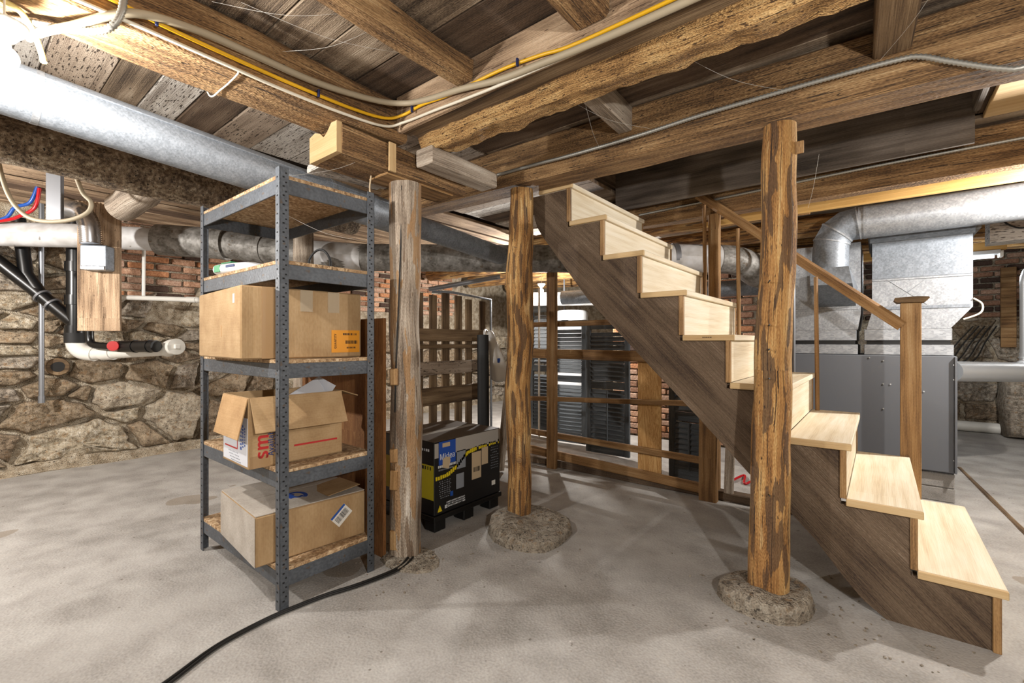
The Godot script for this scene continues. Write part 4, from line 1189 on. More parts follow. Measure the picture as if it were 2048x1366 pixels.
# ---------------------------------------------------------------- the store behind the posts
func build_store() -> void:
	# black appliance carton on a low stand
	var c := thing("appliance_carton", "black printed appliance carton with yellow tape band behind the posts", "carton", Vector3(-2.25, 0.1, -2.065))
	part(c, "carton", box(Vector3(0.5, 0.425, 0.585), 0.004), M.black_card, Vector3(0, 0.2125, 0))
	var top := part(c, "top_flap", box(Vector3(0.248, 0.003, 0.583), 0.001), M.carton_top, Vector3(0.125, 0.4265, 0))
	part(top, "tape", box(Vector3(0.05, 0.001, 0.583), 0.0), M.carton_grey, Vector3(-0.1, 0.002, 0))
	part(c, "top_flap", box(Vector3(0.248, 0.003, 0.583), 0.001), M.carton_top, Vector3(-0.125, 0.4265, 0))
	var f := 0.2508
	part(c, "grey_band", box(Vector3(0.001, 0.085, 0.415), 0.0), M.carton_grey, Vector3(f, 0.382, -0.085), "grey paper band along the top edge")
	part(c, "grey_band", box(Vector3(0.001, 0.085, 0.03), 0.0), M.carton_grey, Vector3(f, 0.375, 0.275))
	var bp := part(c, "blue_panel", box(Vector3(0.001, 0.135, 0.135), 0.0), M.blue_ink, Vector3(f, 0.355, 0.19), "blue brand panel")
	text(bp, "lettering", "Midea", 0.045, M.white_ink, Vector3(0.0006, -0.022, 0.0), Vector3(0, 90, 0), "Droid Sans", false)
	part(bp, "sticker", box(Vector3(0.001, 0.024, 0.06), 0.0), M.tan, Vector3(0.001, 0.045, 0.01))
	part(bp, "torn_label", slabx(PackedVector2Array([Vector2(-0.03, -0.03), Vector2(0.02, -0.045), Vector2(0.034, 0.0), Vector2(0.03, 0.022), Vector2(-0.004, 0.03), Vector2(-0.028, 0.02)])), M.tan, Vector3(0.001, -0.055, 0.01))
	# yellow slanting band: flat lettered tape in dashes
	var pts := [Vector2(0.285, 0.215), Vector2(0.23, 0.213), Vector2(0.165, 0.228), Vector2(0.1, 0.262), Vector2(0.045, 0.305), Vector2(0.0, 0.325), Vector2(-0.08, 0.335), Vector2(-0.16, 0.336), Vector2(-0.285, 0.342)]
	var ym := MB.new()
	for i in pts.size() - 1:
		var n := int(pts[i].distance_to(pts[i + 1]) / 0.016)
		for k in n:
			var p: Vector2 = pts[i].lerp(pts[i + 1], (k + 0.5) / n)
			if rng.randf() < 0.12: continue
			add_box(ym, Vector3(f, p.y + rng.randf_range(-0.002, 0.002), p.x), Vector3(0.001, 0.026 * rng.randf_range(0.7, 1.1), 0.013), 0.0, Basis(Vector3(1, 0, 0), rng.randf_range(-0.25, 0.25)))
	tag(part(c, "yellow_lettering", ym.mesh(), M.yellow_ink, Vector3.ZERO, "run of bold yellow caution lettering"), "", "", "", "stuff")
	part(c, "picture", box(Vector3(0.001, 0.11, 0.075), 0.0), M.grey_ink, Vector3(f, 0.29, 0.075))
	part(c, "picture", box(Vector3(0.001, 0.09, 0.065), 0.0), M.grey_ink, Vector3(f, 0.16, 0.085))
	part(c, "picture", box(Vector3(0.001, 0.11, 0.06), 0.0), M.tan, Vector3(f, 0.27, -0.14))
	part(c, "shipping_label", box(Vector3(0.001, 0.17, 0.085), 0.0), M.tan, Vector3(f + 0.0008, 0.225, -0.06))
	bars(c, "label_print", Vector3(f + 0.0018, 0.2, -0.06), Vector3(0, 0, -1), Vector3.UP, 0.06, 0.03, 9, M.black_ink, Vector3(1, 0, 0))
	for k in 9:
		bars(c, "small_print", Vector3(f, 0.19 - k * 0.012, 0.21), Vector3(0, 0, -1), Vector3.UP, rng.randf_range(0.06, 0.11), 0.004, 5, M.grey_ink, Vector3(1, 0, 0))
		bars(c, "small_print", Vector3(f, 0.31 - k * 0.017, -0.235), Vector3(0, 0, -1), Vector3.UP, rng.randf_range(0.05, 0.09), 0.004, 5, M.grey_ink, Vector3(1, 0, 0))
	bars(c, "headline", Vector3(f, 0.278, 0.19), Vector3(0, 0, -1), Vector3.UP, 0.15, 0.014, 12, M.white_ink, Vector3(1, 0, 0))
	bars(c, "headline", Vector3(f, 0.258, 0.2), Vector3(0, 0, -1), Vector3.UP, 0.12, 0.009, 12, M.grey_ink, Vector3(1, 0, 0))
	for k in 3: bars(c, "warning_print", Vector3(f, 0.058 - k * 0.013, 0.12), Vector3(0, 0, -1), Vector3.UP, 0.16, 0.008, 14, M.white_ink, Vector3(1, 0, 0))
	part(c, "warning_sign", slabx(PackedVector2Array([Vector2(-0.018, -0.018), Vector2(0.018, -0.018), Vector2(0.0, 0.02)])), M.yellow_ink, Vector3(f, 0.035, 0.25))
	part(c, "white_mark", box(Vector3(0.001, 0.02, 0.02), 0.0), M.white_ink, Vector3(f, 0.035, 0.2))
	part(c, "blue_mark", box(Vector3(0.001, 0.028, 0.022), 0.0), M.blue_tube, Vector3(f, 0.1, 0.155))
	part(c, "code_sticker", box(Vector3(0.001, 0.03, 0.035), 0.0), M.paper, Vector3(f, 0.075, -0.225))
	# narrow end of the carton: black over a yellow energy panel
	part(c, "yellow_panel", box(Vector3(0.48, 0.2, 0.001), 0.0), M.label_yellow, Vector3(0.005, 0.19, 0.2932), "yellow energy guide panel")
	bars(c, "panel_title", Vector3(0.13, 0.272, 0.294), Vector3(1, 0, 0), Vector3.UP, 0.2, 0.02, 9, M.black_ink, Vector3(0, 0, 1))
	bars(c, "headline", Vector3(0.13, 0.375, 0.2932), Vector3(1, 0, 0), Vector3.UP, 0.16, 0.014, 9, M.white_ink, Vector3(0, 0, 1))
	var sd := thing("plastic_stand", "black plastic pallet stand under the appliance carton", "stand", Vector3(-2.25, 0, -2.065))
	part(sd, "deck", box(Vector3(0.52, 0.03, 0.6), 0.004), M.black, Vector3(0, 0.083, 0))
	for x in [-0.2, 0.2]:
		for z in [-0.24, 0.0, 0.24]: part(sd, "foot", box(Vector3(0.09, 0.068, 0.09), 0.006), M.black, Vector3(x, 0.034, z))

	# upright pallet behind the carton
	var p := thing("wooden_pallet", "brown wooden pallet stood on edge behind the black carton", "pallet")
	for z in [[-2.17, -2.222, 1.47], [-2.28, -2.357, 1.46], [-2.405, -2.487, 1.485], [-2.545, -2.625, 1.475], [-2.665, -2.74, 1.455], [-2.83, -2.905, 1.45]]:
		part(p, "slat", timber(Vector3(-2.63, 0.02, (z[0] + z[1]) * 0.5), Vector3(-2.63, z[2], (z[0] + z[1]) * 0.5), absf(z[0] - z[1]), 0.018, {"up": Vector3(1, 0, 0), "rough": 0.002}), M.brown)
	for y in [[1.158, 0.095, 0], [1.072, 0.035, 0], [0.91, 0.1, 1], [0.7, 0.13, 0], [0.3, 0.1, 0], [0.08, 0.1, 0]]:
		part(p, "cross_board", timber(Vector3(-2.6, y[0], -2.06), Vector3(-2.6, y[0], -2.86), 0.032, y[1], {"rough": 0.002}), M.white2 if y[2] == 1 else M.brown)
	# hanging bag, rolled tube and odds and ends
	var bag := MB.new()
	sweep(bag, spline([Vector3(-2.42, 1.19, -2.72), Vector3(-2.395, 1.14, -2.72), Vector3(-2.37, 1.02, -2.725), Vector3(-2.35, 0.9, -2.73), Vector3(-2.345, 0.82, -2.735), Vector3(-2.35, 0.79, -2.735)], 5), circle(0.075, 26), {"rough": 0.05, "freq": 14.0, "fu": 0.5, "scales": ramp_s([0.12, 0.3, 0.6, 0.85, 0.7, 0.1], 5)})
	var bg := solo("plastic_bag", bag.mesh(), M.bag, "white crumpled plastic bag hanging beside the dark tube", "bag")
	part(bg, "printed_patch", box(Vector3(0.002, 0.1, 0.03), 0.0), M.blue_ink, Vector3(-2.302, 0.93, -2.70))
	part(bg, "printed_patch", box(Vector3(0.002, 0.09, 0.025), 0.0), M.red_ink, Vector3(-2.3, 0.92, -2.735))
	part(bg, "handle", tube([Vector3(-2.4, 1.15, -2.72), Vector3(-2.42, 1.2, -2.68), Vector3(-2.38, 1.185, -2.62), Vector3(-2.36, 1.16, -2.6)], 0.008, 8), M.bag)
	solo("dark_tube", swept(line(Vector3(-2.33, 0.03, -2.56), Vector3(-2.36, 1.16, -2.58), 6), circle(0.045, 18)), M.rubber, "dark grey tube standing upright between pallet and bag", "tube")
	solo("loose_board", timber(Vector3(-2.5, 0.02, -2.95), Vector3(-2.5, 1.74, -3.22), 0.07, 0.04, {"rough": 0.003}), M.grey, "thin pale upright board leaning by the end of the pallet", "board")

	# lumber rack: posts and rails
	var r := thing("lumber_rack", "low open rack of thin brown rails on two posts beneath the stair", "rack")
	part(r, "post", timber(Vector3(-2.243, 0, -3.35), Vector3(-2.243, 1.735, -3.35), 0.09, 0.05, {"up": Vector3(0, 0, 1), "rough": 0.002}), M.rail)
	part(r, "post", timber(Vector3(-0.932, 0, -3.35), Vector3(-0.932, 1.05, -3.35), 0.115, 0.06, {"up": Vector3(0, 0, 1), "rough": 0.003}), M.rail)
	for q in [[1.262, 1.27, 0.045], [1.005, 0.99, 0.085], [0.575, 0.67, 0.042], [0.29, 0.26, 0.05], [0.13, 0.06, 0.075]]:
		part(r, "rail", timber(Vector3(-2.75, q[0], -3.39), Vector3(-0.9, q[1], -3.39), 0.028, q[2], {"rough": 0.003}), M.rail)
	part(r, "sill", timber(Vector3(-2.7, 0.03, -3.43), Vector3(-0.2, 0.03, -3.45), 0.09, 0.06, {"rough": 0.008}), M.stringer)
	solo("plywood_strip", box(Vector3(0.185, 0.95, 0.016), 0.001, roff()), M.ply, "upright strip of bright plywood behind the rack rails", "plywood", Vector3(-1.39, 0.56, -3.43))
	# louvred shutters stored behind the rack
	shutter(Vector3(-2.055, 0.02, -4.03), 0.46, 1.28, 0.0, "dark louvred shutter with a control rod beside the plywood strip", true)
	shutter(Vector3(-2.62, 0.02, -4.25), 0.4, 1.32, 4.0, "dark louvred shutter behind the tall rack post", false)
	shutter(Vector3(-3.05, 0.02, -4.35), 0.36, 1.5, -6.0, "faded blue-grey shutter at the far end behind the gnarled post", false)
	shutter(Vector3(-1.17, 0.02, -3.68), 0.33, 0.95, -8.0, "weathered short shutter leaning under the stair stringer", true)
	# brick pier behind the shutters
	var pr := MB.new()
	add_box(pr, Vector3(-1.7, 1.0, -5.4), Vector3(1.7, 2.0, 0.5), 0.0)
	for i in pr.V.size(): pr.U[i] = Vector2(pr.V[i].x + pr.V[i].z, pr.V[i].y)
	var pier := part(self, "brick_pier", pr.mesh(), M.mortar)
	tag(pier, "old brick chimney pier behind the stored shutters", "pier")
	var bm := [brick_mesh(0.2, 0.056, 0.06), brick_mesh(0.195, 0.058, 0.06), brick_mesh(0.205, 0.054, 0.06)]
	var y := 0.05
	var row := 0
	while y < 1.95:
		var x := -2.43 + (0.11 if row % 2 == 0 else 0.0)
		while x < -0.9:
			part(pier, "brick", bm[rng.randi() % 3], M.bricks[rng.randi() % 5], Vector3(x, y, -5.14))
			x += 0.222
		y += 0.07
		row += 1
	# water heater and its neighbours
	var wh := thing("water_heater", "white cylindrical water heater behind the stored shutters", "water heater", Vector3(-3.68, 0, -6.03))
	part(wh, "tank", swept([Vector3(0, 0.05, 0), Vector3(0, 0.06, 0), Vector3(0, 1.5, 0), Vector3(0, 1.56, 0), Vector3(0, 1.58, 0)], circle(0.25, 36), {"scales": [0.96, 1.0, 1.0, 0.97, 0.85]}), M.enamel)
	part(wh, "foot_ring", swept(line(Vector3.ZERO, Vector3(0, 0.06, 0), 1), circle(0.22, 24)), M.black)
	part(wh, "pipe", swept(line(Vector3(-0.1, 1.55, 0.05), Vector3(-0.1, 2.1, 0.05), 1), circle(0.012, 10)), M.steel)
	part(wh, "valve", box(Vector3(0.12, 0.02, 0.02), 0.004), M.black, Vector3(0.05, 1.42, 0.27))
	solo("white_duct", swept(line(Vector3(-4.1, 1.72, -5.2), Vector3(-2.7, 1.73, -6.2), 1), circle(0.1, 28)), M.whiteduct, "bright white round duct crossing behind the small bulb", "duct")
	solo("white_conduit", swept(line(Vector3(-2.95, 0.05, -4.15), Vector3(-2.95, 1.7, -4.15), 1), circle(0.012, 10)), M.pvc, "thin white upright conduit next to the tall rack post", "conduit")
	var hs := []
	for i in 40: hs.append(Vector3(-0.95 + 0.24 * i / 39.0, 0.012, -4.0 + 0.12 * sin(i * 0.35)))
	solo("orange_hose", swept(hs, circle(0.009, 8)), M.red_tube, "red-orange hose lying on the floor beneath the stair", "hose")
	solo("grey_plank", timber(Vector3(-0.82, 0.0, -3.42), Vector3(-0.8, 0.62, -3.42), 0.06, 0.03, {"up": Vector3(0, 0, 1)}), M.grey, "short grey plank upright behind the end post of the rack", "plank")

func slabx(poly: PackedVector2Array) -> ArrayMesh:
	# thin flat shape facing +X: poly.x runs toward -Z, poly.y up
	var mb := MB.new()
	var idx := Geometry2D.triangulate_polygon(poly)
	var k := mb.V.size()
	for p in poly: mb.vert(Vector3(0.0006, p.y, -p.x), Vector3(1, 0, 0), p)
	for i in range(0, idx.size(), 3): mb.tri(k + idx[i], k + idx[i + 1], k + idx[i + 2])
	for i in poly.size():
		var a := poly[i]
		var b := poly[(i + 1) % poly.size()]
		var d := (b - a).normalized()
		mb.fan([Vector3(0.0006, a.y, -a.x), Vector3(0.0006, b.y, -b.x), Vector3(0, b.y, -b.x), Vector3(0, a.y, -a.x)], Vector3(0, -d.x, -d.y), [a, b, b, a])
	return mb.mesh()

func shutter(at: Vector3, w: float, h: float, yaw: float, label: String, rod: bool) -> void:
	var s := thing("shutter", label, "shutter", at, yaw, "stored louvred shutters")
	var st := 0.05
	for x in [-1, 1]: part(s, "stile", box(Vector3(st, h, 0.03), 0.003, roff()), M.shutter, Vector3(x * (w - st) * 0.5, h * 0.5, 0))
	for y in [0.05, h * 0.52, h - 0.035]: part(s, "cross_rail", box(Vector3(w - st * 2.0, 0.07 if y > 0.06 else 0.1, 0.028), 0.003, roff()), M.shutter, Vector3(0, y, 0))
	var lm := box(Vector3(w - st * 2.0 - 0.004, 0.05, 0.007), 0.002, roff())
	var y := 0.125
	while y < h - 0.09:
		if absf(y - h * 0.52) > 0.055:
			var l := part(s, "louvre", lm, M.shutter, Vector3(0, y, 0))
			l.rotation_degrees.x = -38.0
		y += 0.043
	if rod: part(s, "control_rod", box(Vector3(0.012, h * 0.4, 0.012), 0.002), M.shutter, Vector3(0.01, h * 0.28, 0.028))

# ---------------------------------------------------------------- furnace
func build_furnace() -> void:
	var f := thing("furnace", "grey steel furnace cabinet on concrete blocks behind the newel post", "furnace")
	part(f, "cabinet", box(Vector3(1.03, 0.8, 0.75), 0.006), M.cabinet, Vector3(-0.105, 0.61, -4.68))
	part(f, "end_flange", box(Vector3(0.012, 0.79, 0.03), 0.002), M.cabinet, Vector3(0.4, 0.61, -4.292))
	part(f, "outlet_plate", box(Vector3(0.02, 0.19, 0.2), 0.003), M.galv_dull, Vector3(0.42, 0.88, -4.62))
	part(f, "base_rail", box(Vector3(1.0, 0.012, 0.7), 0.002), M.cabinet_dark, Vector3(-0.105, 0.206, -4.68))
	for q in [[0.02, 0.97], [0.02, 0.8], [0.06, 0.8], [0.24, 0.76], [0.02, 0.62], [-0.06, 0.99], [0.393, 0.95], [0.393, 0.85], [0.393, 0.3]]:
		part(f, "screw", swept(line(Vector3(q[0], q[1], -4.304), Vector3(q[0], q[1], -4.299), 1), circle(0.005, 8)), M.chrome)
	# plenum collars
	for s in [[-0.092, 0.395], [-0.6, -0.13]]:
		var w: float = s[1] - s[0]
		var cx: float = (s[1] + s[0]) * 0.5
		part(f, "collar", box(Vector3(w, 0.075, 0.66), 0.003), M.galv, Vector3(cx, 1.05, -4.66))
		part(f, "canvas_joint", box(Vector3(w - 0.03, 0.04, 0.63), 0.002), M.black, Vector3(cx, 1.1, -4.66))
		part(f, "collar", box(Vector3(w - 0.008, 0.085, 0.655), 0.003), M.galv, Vector3(cx - 0.004, 1.16, -4.66))
	# right plenum: widens toward the open floor, cross-broken faces
	var poly := PackedVector2Array([Vector2(-0.078, 1.2), Vector2(0.378, 1.2), Vector2(0.487, 1.345), Vector2(0.487, 1.86), Vector2(-0.045, 1.86), Vector2(-0.045, 1.33)])
	var pl := part(f, "plenum", slab(poly, -4.33, -4.98, Vector2(1, 0), roff()), M.galv, Vector3.ZERO, "bright galvanised plenum with cross creases")
	part(pl, "drive_cleat", box(Vector3(0.52, 0.022, 0.006), 0.002), M.galv_dull, Vector3(0.215, 1.352, -4.327))
	part(pl, "drive_cleat", box(Vector3(0.53, 0.012, 0.006), 0.002), M.galv, Vector3(0.22, 1.56, -4.327))
	part(pl, "upper_band", box(Vector3(0.532, 0.26, 0.004), 0.001, roff()), M.galv_dull, Vector3(0.221, 1.7, -4.328), "duller upper band with dark streaks")
	for q in [[0.05, 1.37, 0.26, 1.555], [0.05, 1.555, 0.26, 1.37]]:
		part(pl, "crease", timber(Vector3(q[0], q[1], -4.329), Vector3(q[2], q[3], -4.329), 0.004, 0.006, {"ch": 0.001}), M.galv)
	part(f, "top_trunk", box(Vector3(0.56, 0.05, 0.72), 0.004), M.galv_dull, Vector3(0.22, 1.86, -4.66))
	part(f, "top_trunk", box(Vector3(0.6, 0.26, 0.7), 0.004), M.oldmetal, Vector3(0.23, 2.0, -4.68), "brown stained sheet metal trunk")
	# left plenum with sloped boot for the round elbow
	part(f, "plenum", slab(PackedVector2Array([Vector2(-0.6, 1.2), Vector2(-0.13, 1.2), Vector2(-0.112, 1.32), Vector2(-0.112, 1.86), Vector2(-0.6, 1.86)]), -4.33, -4.98, Vector2(1, 0), roff()), M.galv)
	part(f, "drive_cleat", box(Vector3(0.47, 0.014, 0.006), 0.002), M.galv, Vector3(-0.36, 1.36, -4.327))
	var boot := MB.new()
	boot_shape(boot)
	part(f, "boot", boot.mesh(), M.galv_dull, Vector3.ZERO, "sloping sheet metal boot below the elbow")
	part(f, "white_tag", box(Vector3(0.02, 0.012, 0.001), 0.0), M.paper, Vector3(-0.29, 1.83, -4.327))
	for q in [[0.3, 0.05, "lower concrete block under the furnace corner facing the open floor"], [0.3, 0.15, "upper concrete block under the furnace corner facing the open floor"], [-0.5, 0.05, "lower concrete block under the furnace end near the stair post"], [-0.5, 0.15, "upper concrete block under the furnace end near the stair post"]]:
		solo("concrete_block", box(Vector3(0.2, 0.098, 0.4), 0.006, roff()), M.block, q[2], "block", Vector3(q[0], q[1] - 0.0005, -4.53), "furnace blocks")
	# round take-off duct along the yellow lumber
	var d := thing("round_duct", "spangled galvanised round duct running from the furnace elbow under yellow lumber", "duct")
	part(d, "pipe", swept(line(Vector3(-0.12, 1.955, -4.1), Vector3(2.9, 1.975, -4.1), 12), circle(0.112, 40), {"off": roff()}), M.galv)
	part(d, "collar", swept(line(Vector3(-0.09, 1.955, -4.1), Vector3(-0.07, 1.955, -4.1), 1), circle(0.115, 40)), M.galv)
	var ep := [Vector3(-0.12, 1.955, -4.1), Vector3(-0.19, 1.945, -4.1), Vector3(-0.245, 1.905, -4.1), Vector3(-0.278, 1.84, -4.1), Vector3(-0.285, 1.76, -4.1), Vector3(-0.285, 1.63, -4.1)]
	var el := part(d, "elbow", swept(ep, circle(0.113, 40)), M.galv_dull)
	for i in [0, 2, 3, 5]:
		var t: Vector3 = (ep[mini(i + 1, 5)] - ep[maxi(i - 1, 0)]).normalized() * 0.005
		part(el, "seam_ring", swept([ep[i] - t, ep[i] + t], circle(0.117, 40)), M.galv)
	# flue: shiny vent pipe from the cabinet side
	var v := thing("vent_pipe", "shiny metal vent pipe leaving the furnace side and rising", "pipe")
	part(v, "pipe", swept(line(Vector3(0.42, 0.885, -4.75), Vector3(0.86, 0.87, -5.28), 2), circle(0.076, 32)), M.chrome)
	var ve := [Vector3(0.86, 0.87, -5.28), Vector3(0.915, 0.89, -5.33), Vector3(0.94, 0.95, -5.35), Vector3(0.94, 1.02, -5.35)]
	var veo := part(v, "elbow", swept(spline(ve, 3), circle(0.08, 32)), M.chrome)
	for i in 3: part(veo, "seam_ring", swept(line(ve[i].lerp(ve[i + 1], 0.4), ve[i].lerp(ve[i + 1], 0.55), 1), circle(0.083, 32)), M.chrome)
	part(v, "pipe", swept(line(Vector3(0.94, 1.0, -5.35), Vector3(0.94, 1.58, -5.35), 2), circle(0.076, 32)), M.chrome)
	part(v, "elbow", swept(spline([Vector3(0.94, 1.56, -5.35), Vector3(0.95, 1.64, -5.35), Vector3(1.02, 1.73, -5.38), Vector3(1.1, 1.82, -5.4)], 3), circle(0.078, 32)), M.chrome)
	# far corner beyond the furnace
	var fx := thing("tube_light", "fluorescent tube fixture under a pale strip near the brick wall", "light", Vector3(0.55, 1.932, -6.3))
	part(fx, "housing", box(Vector3(0.8, 0.04, 0.1), 0.004), M.enamel, Vector3(-0.06, 0.03, 0))
	part(fx, "tube", swept(line(Vector3(-0.42, -0.01, 0.02), Vector3(0.3, -0.01, 0.02), 1), circle(0.016, 14)), M.tubelight)
	for hx in [-0.3, 0.25]: part(fx, "hanger", swept(line(Vector3(hx, 0.04, -0.048), Vector3(hx, 0.35, -0.048), 1), circle(0.004, 8)), M.steel)
	part(fx, "end_cap", box(Vector3(0.03, 0.06, 0.1), 0.004), M.pvc, Vector3(0.345, 0.01, 0))
	var al := OmniLight3D.new()
	al.name = "lamp"
	al.light_energy = 0.7
	al.light_color = Color(0.95, 0.98, 1.0)
	al.light_size = 0.1
	al.omni_range = 10.0
	al.omni_attenuation = 2.0
	al.shadow_enabled = true
	al.position = Vector3(-0.06, -0.06, 0.02)
	fx.add_child(al)
	solo("pale_lumber", timber(Vector3(-0.2, 2.02, -6.29), Vector3(0.93, 2.02, -6.29), 0.07, 0.08), M.yellow, "pale lumber above the fluorescent fixture", "lumber")
	solo("white_log_beam", timber(Vector3(0.64, 1.945, -5.0), Vector3(2.6, 1.945, -5.0), 0.2, 0.19, {"rough": 0.02, "step": 0.06, "sub": 5}), M.white, "whitewashed hewn beam end with loops of wire by the vent pipe", "beam")
	var cl := thing("wood_sheathing", "narrow column of brown boards against the brick behind the vent pipe", "boards")
	for k in 8: part(cl, "board", box(Vector3(0.13, 0.118, 0.04), 0.003, roff()), M.rail, Vector3(1.2, 1.1 + k * 0.12, -8.0))
	solo("floor_pipe", swept(line(Vector3(-0.4, 0.065, -7.93), Vector3(1.16, 0.065, -7.93), 1), circle(0.062, 24)), M.pvc, "cream drain pipe lying on the floor along the back wall", "pipe")
	solo("stone_pier", stone_mesh(PackedVector2Array([Vector2(1.12, 0), Vector2(1.1, 0.4), Vector2(1.13, 0.85), Vector2(1.9, 0.85), Vector2(1.9, 0)]), 0.35, Vector3(1, 0, 0), Vector3.UP, Vector3(0, 0, 1), 0.03), M.stones[1], "grey plastered stone pier beside the drain pipe", "pier", Vector3(0, 0, -7.85))
	for k in 5:
		var pth := spline([Vector3(1.1 - 0.05 * k, 1.3, -7.98), Vector3(1.0 - 0.06 * k, 1.1, -7.95), Vector3(0.92 - 0.07 * k, 0.9, -7.96), Vector3(0.75 - 0.07 * k, 0.72, -7.97)], 5)
		solo("wall_wire", swept(pth, circle(0.007, 6)), M.cable_black, "black wire drooping across the stones behind the furnace", "wire", Vector3.ZERO, "black wires on the back wall")
	solo("thermostat_wire", tube([Vector3(0.487, 1.4, -4.32), Vector3(0.53, 1.36, -4.33), Vector3(0.52, 1.3, -4.32), Vector3(0.44, 1.26, -4.32)], 0.006, 8), M.cable_white, "loop of cream wire by the flared plenum corner", "wire")
	solo("steel_conduit", swept(line(Vector3(-0.5, 0.72, -3.97), Vector3(-0.5, 1.98, -3.97), 1), circle(0.012, 12)), M.steel, "thin upright steel conduit between the peeling post and furnace", "conduit")

func boot_shape(mb: MB) -> void:
	# from a square throat under the elbow back to the plenum face
	var a := [Vector3(-0.4, 1.64, -3.98), Vector3(-0.17, 1.64, -3.98), Vector3(-0.17, 1.64, -4.33), Vector3(-0.4, 1.64, -4.33)]
	var b := [Vector3(-0.4, 1.52, -4.0), Vector3(-0.15, 1.52, -4.0), Vector3(-0.13, 1.52, -4.33), Vector3(-0.4, 1.52, -4.33)]
	var c := [Vector3(-0.38, 1.38, -4.33), Vector3(-0.14, 1.38, -4.33)]
	mb.fan([a[0], a[1], a[2], a[3]], Vector3.UP, [Vector2(0, 0), Vector2(0.2, 0), Vector2(0.2, 0.3), Vector2(0, 0.3)])
	mb.fan([a[0], a[1], b[1], b[0]], Vector3(0, 0, 1), [Vector2(0, 0.1), Vector2(0.2, 0.1), Vector2(0.2, 0), Vector2(0, 0)])
	mb.fan([b[0], b[1], c[1], c[0]], Vector3(0, -0.9, 0.4).normalized(), [Vector2(0, 0.4), Vector2(0.2, 0.4), Vector2(0.2, 0), Vector2(0, 0)])
	mb.fan([a[1], a[2], b[2], b[1]], Vector3(1, 0, 0), [Vector2(0, 0.1), Vector2(0.3, 0.1), Vector2(0.3, 0), Vector2(0, 0)])
	mb.fan([b[1], b[2], c[1]], Vector3(1, 0, 0), [Vector2(0, 0.2), Vector2(0.3, 0.2), Vector2(0.3, 0)])
	mb.fan([a[0], a[3], b[3], b[0]], Vector3(-1, 0, 0), [Vector2(0, 0.1), Vector2(0.3, 0.1), Vector2(0.3, 0), Vector2(0, 0)])
	mb.fan([b[0], b[3], c[0]], Vector3(-1, 0, 0), [Vector2(0, 0.2), Vector2(0.3, 0.2), Vector2(0.3, 0)])

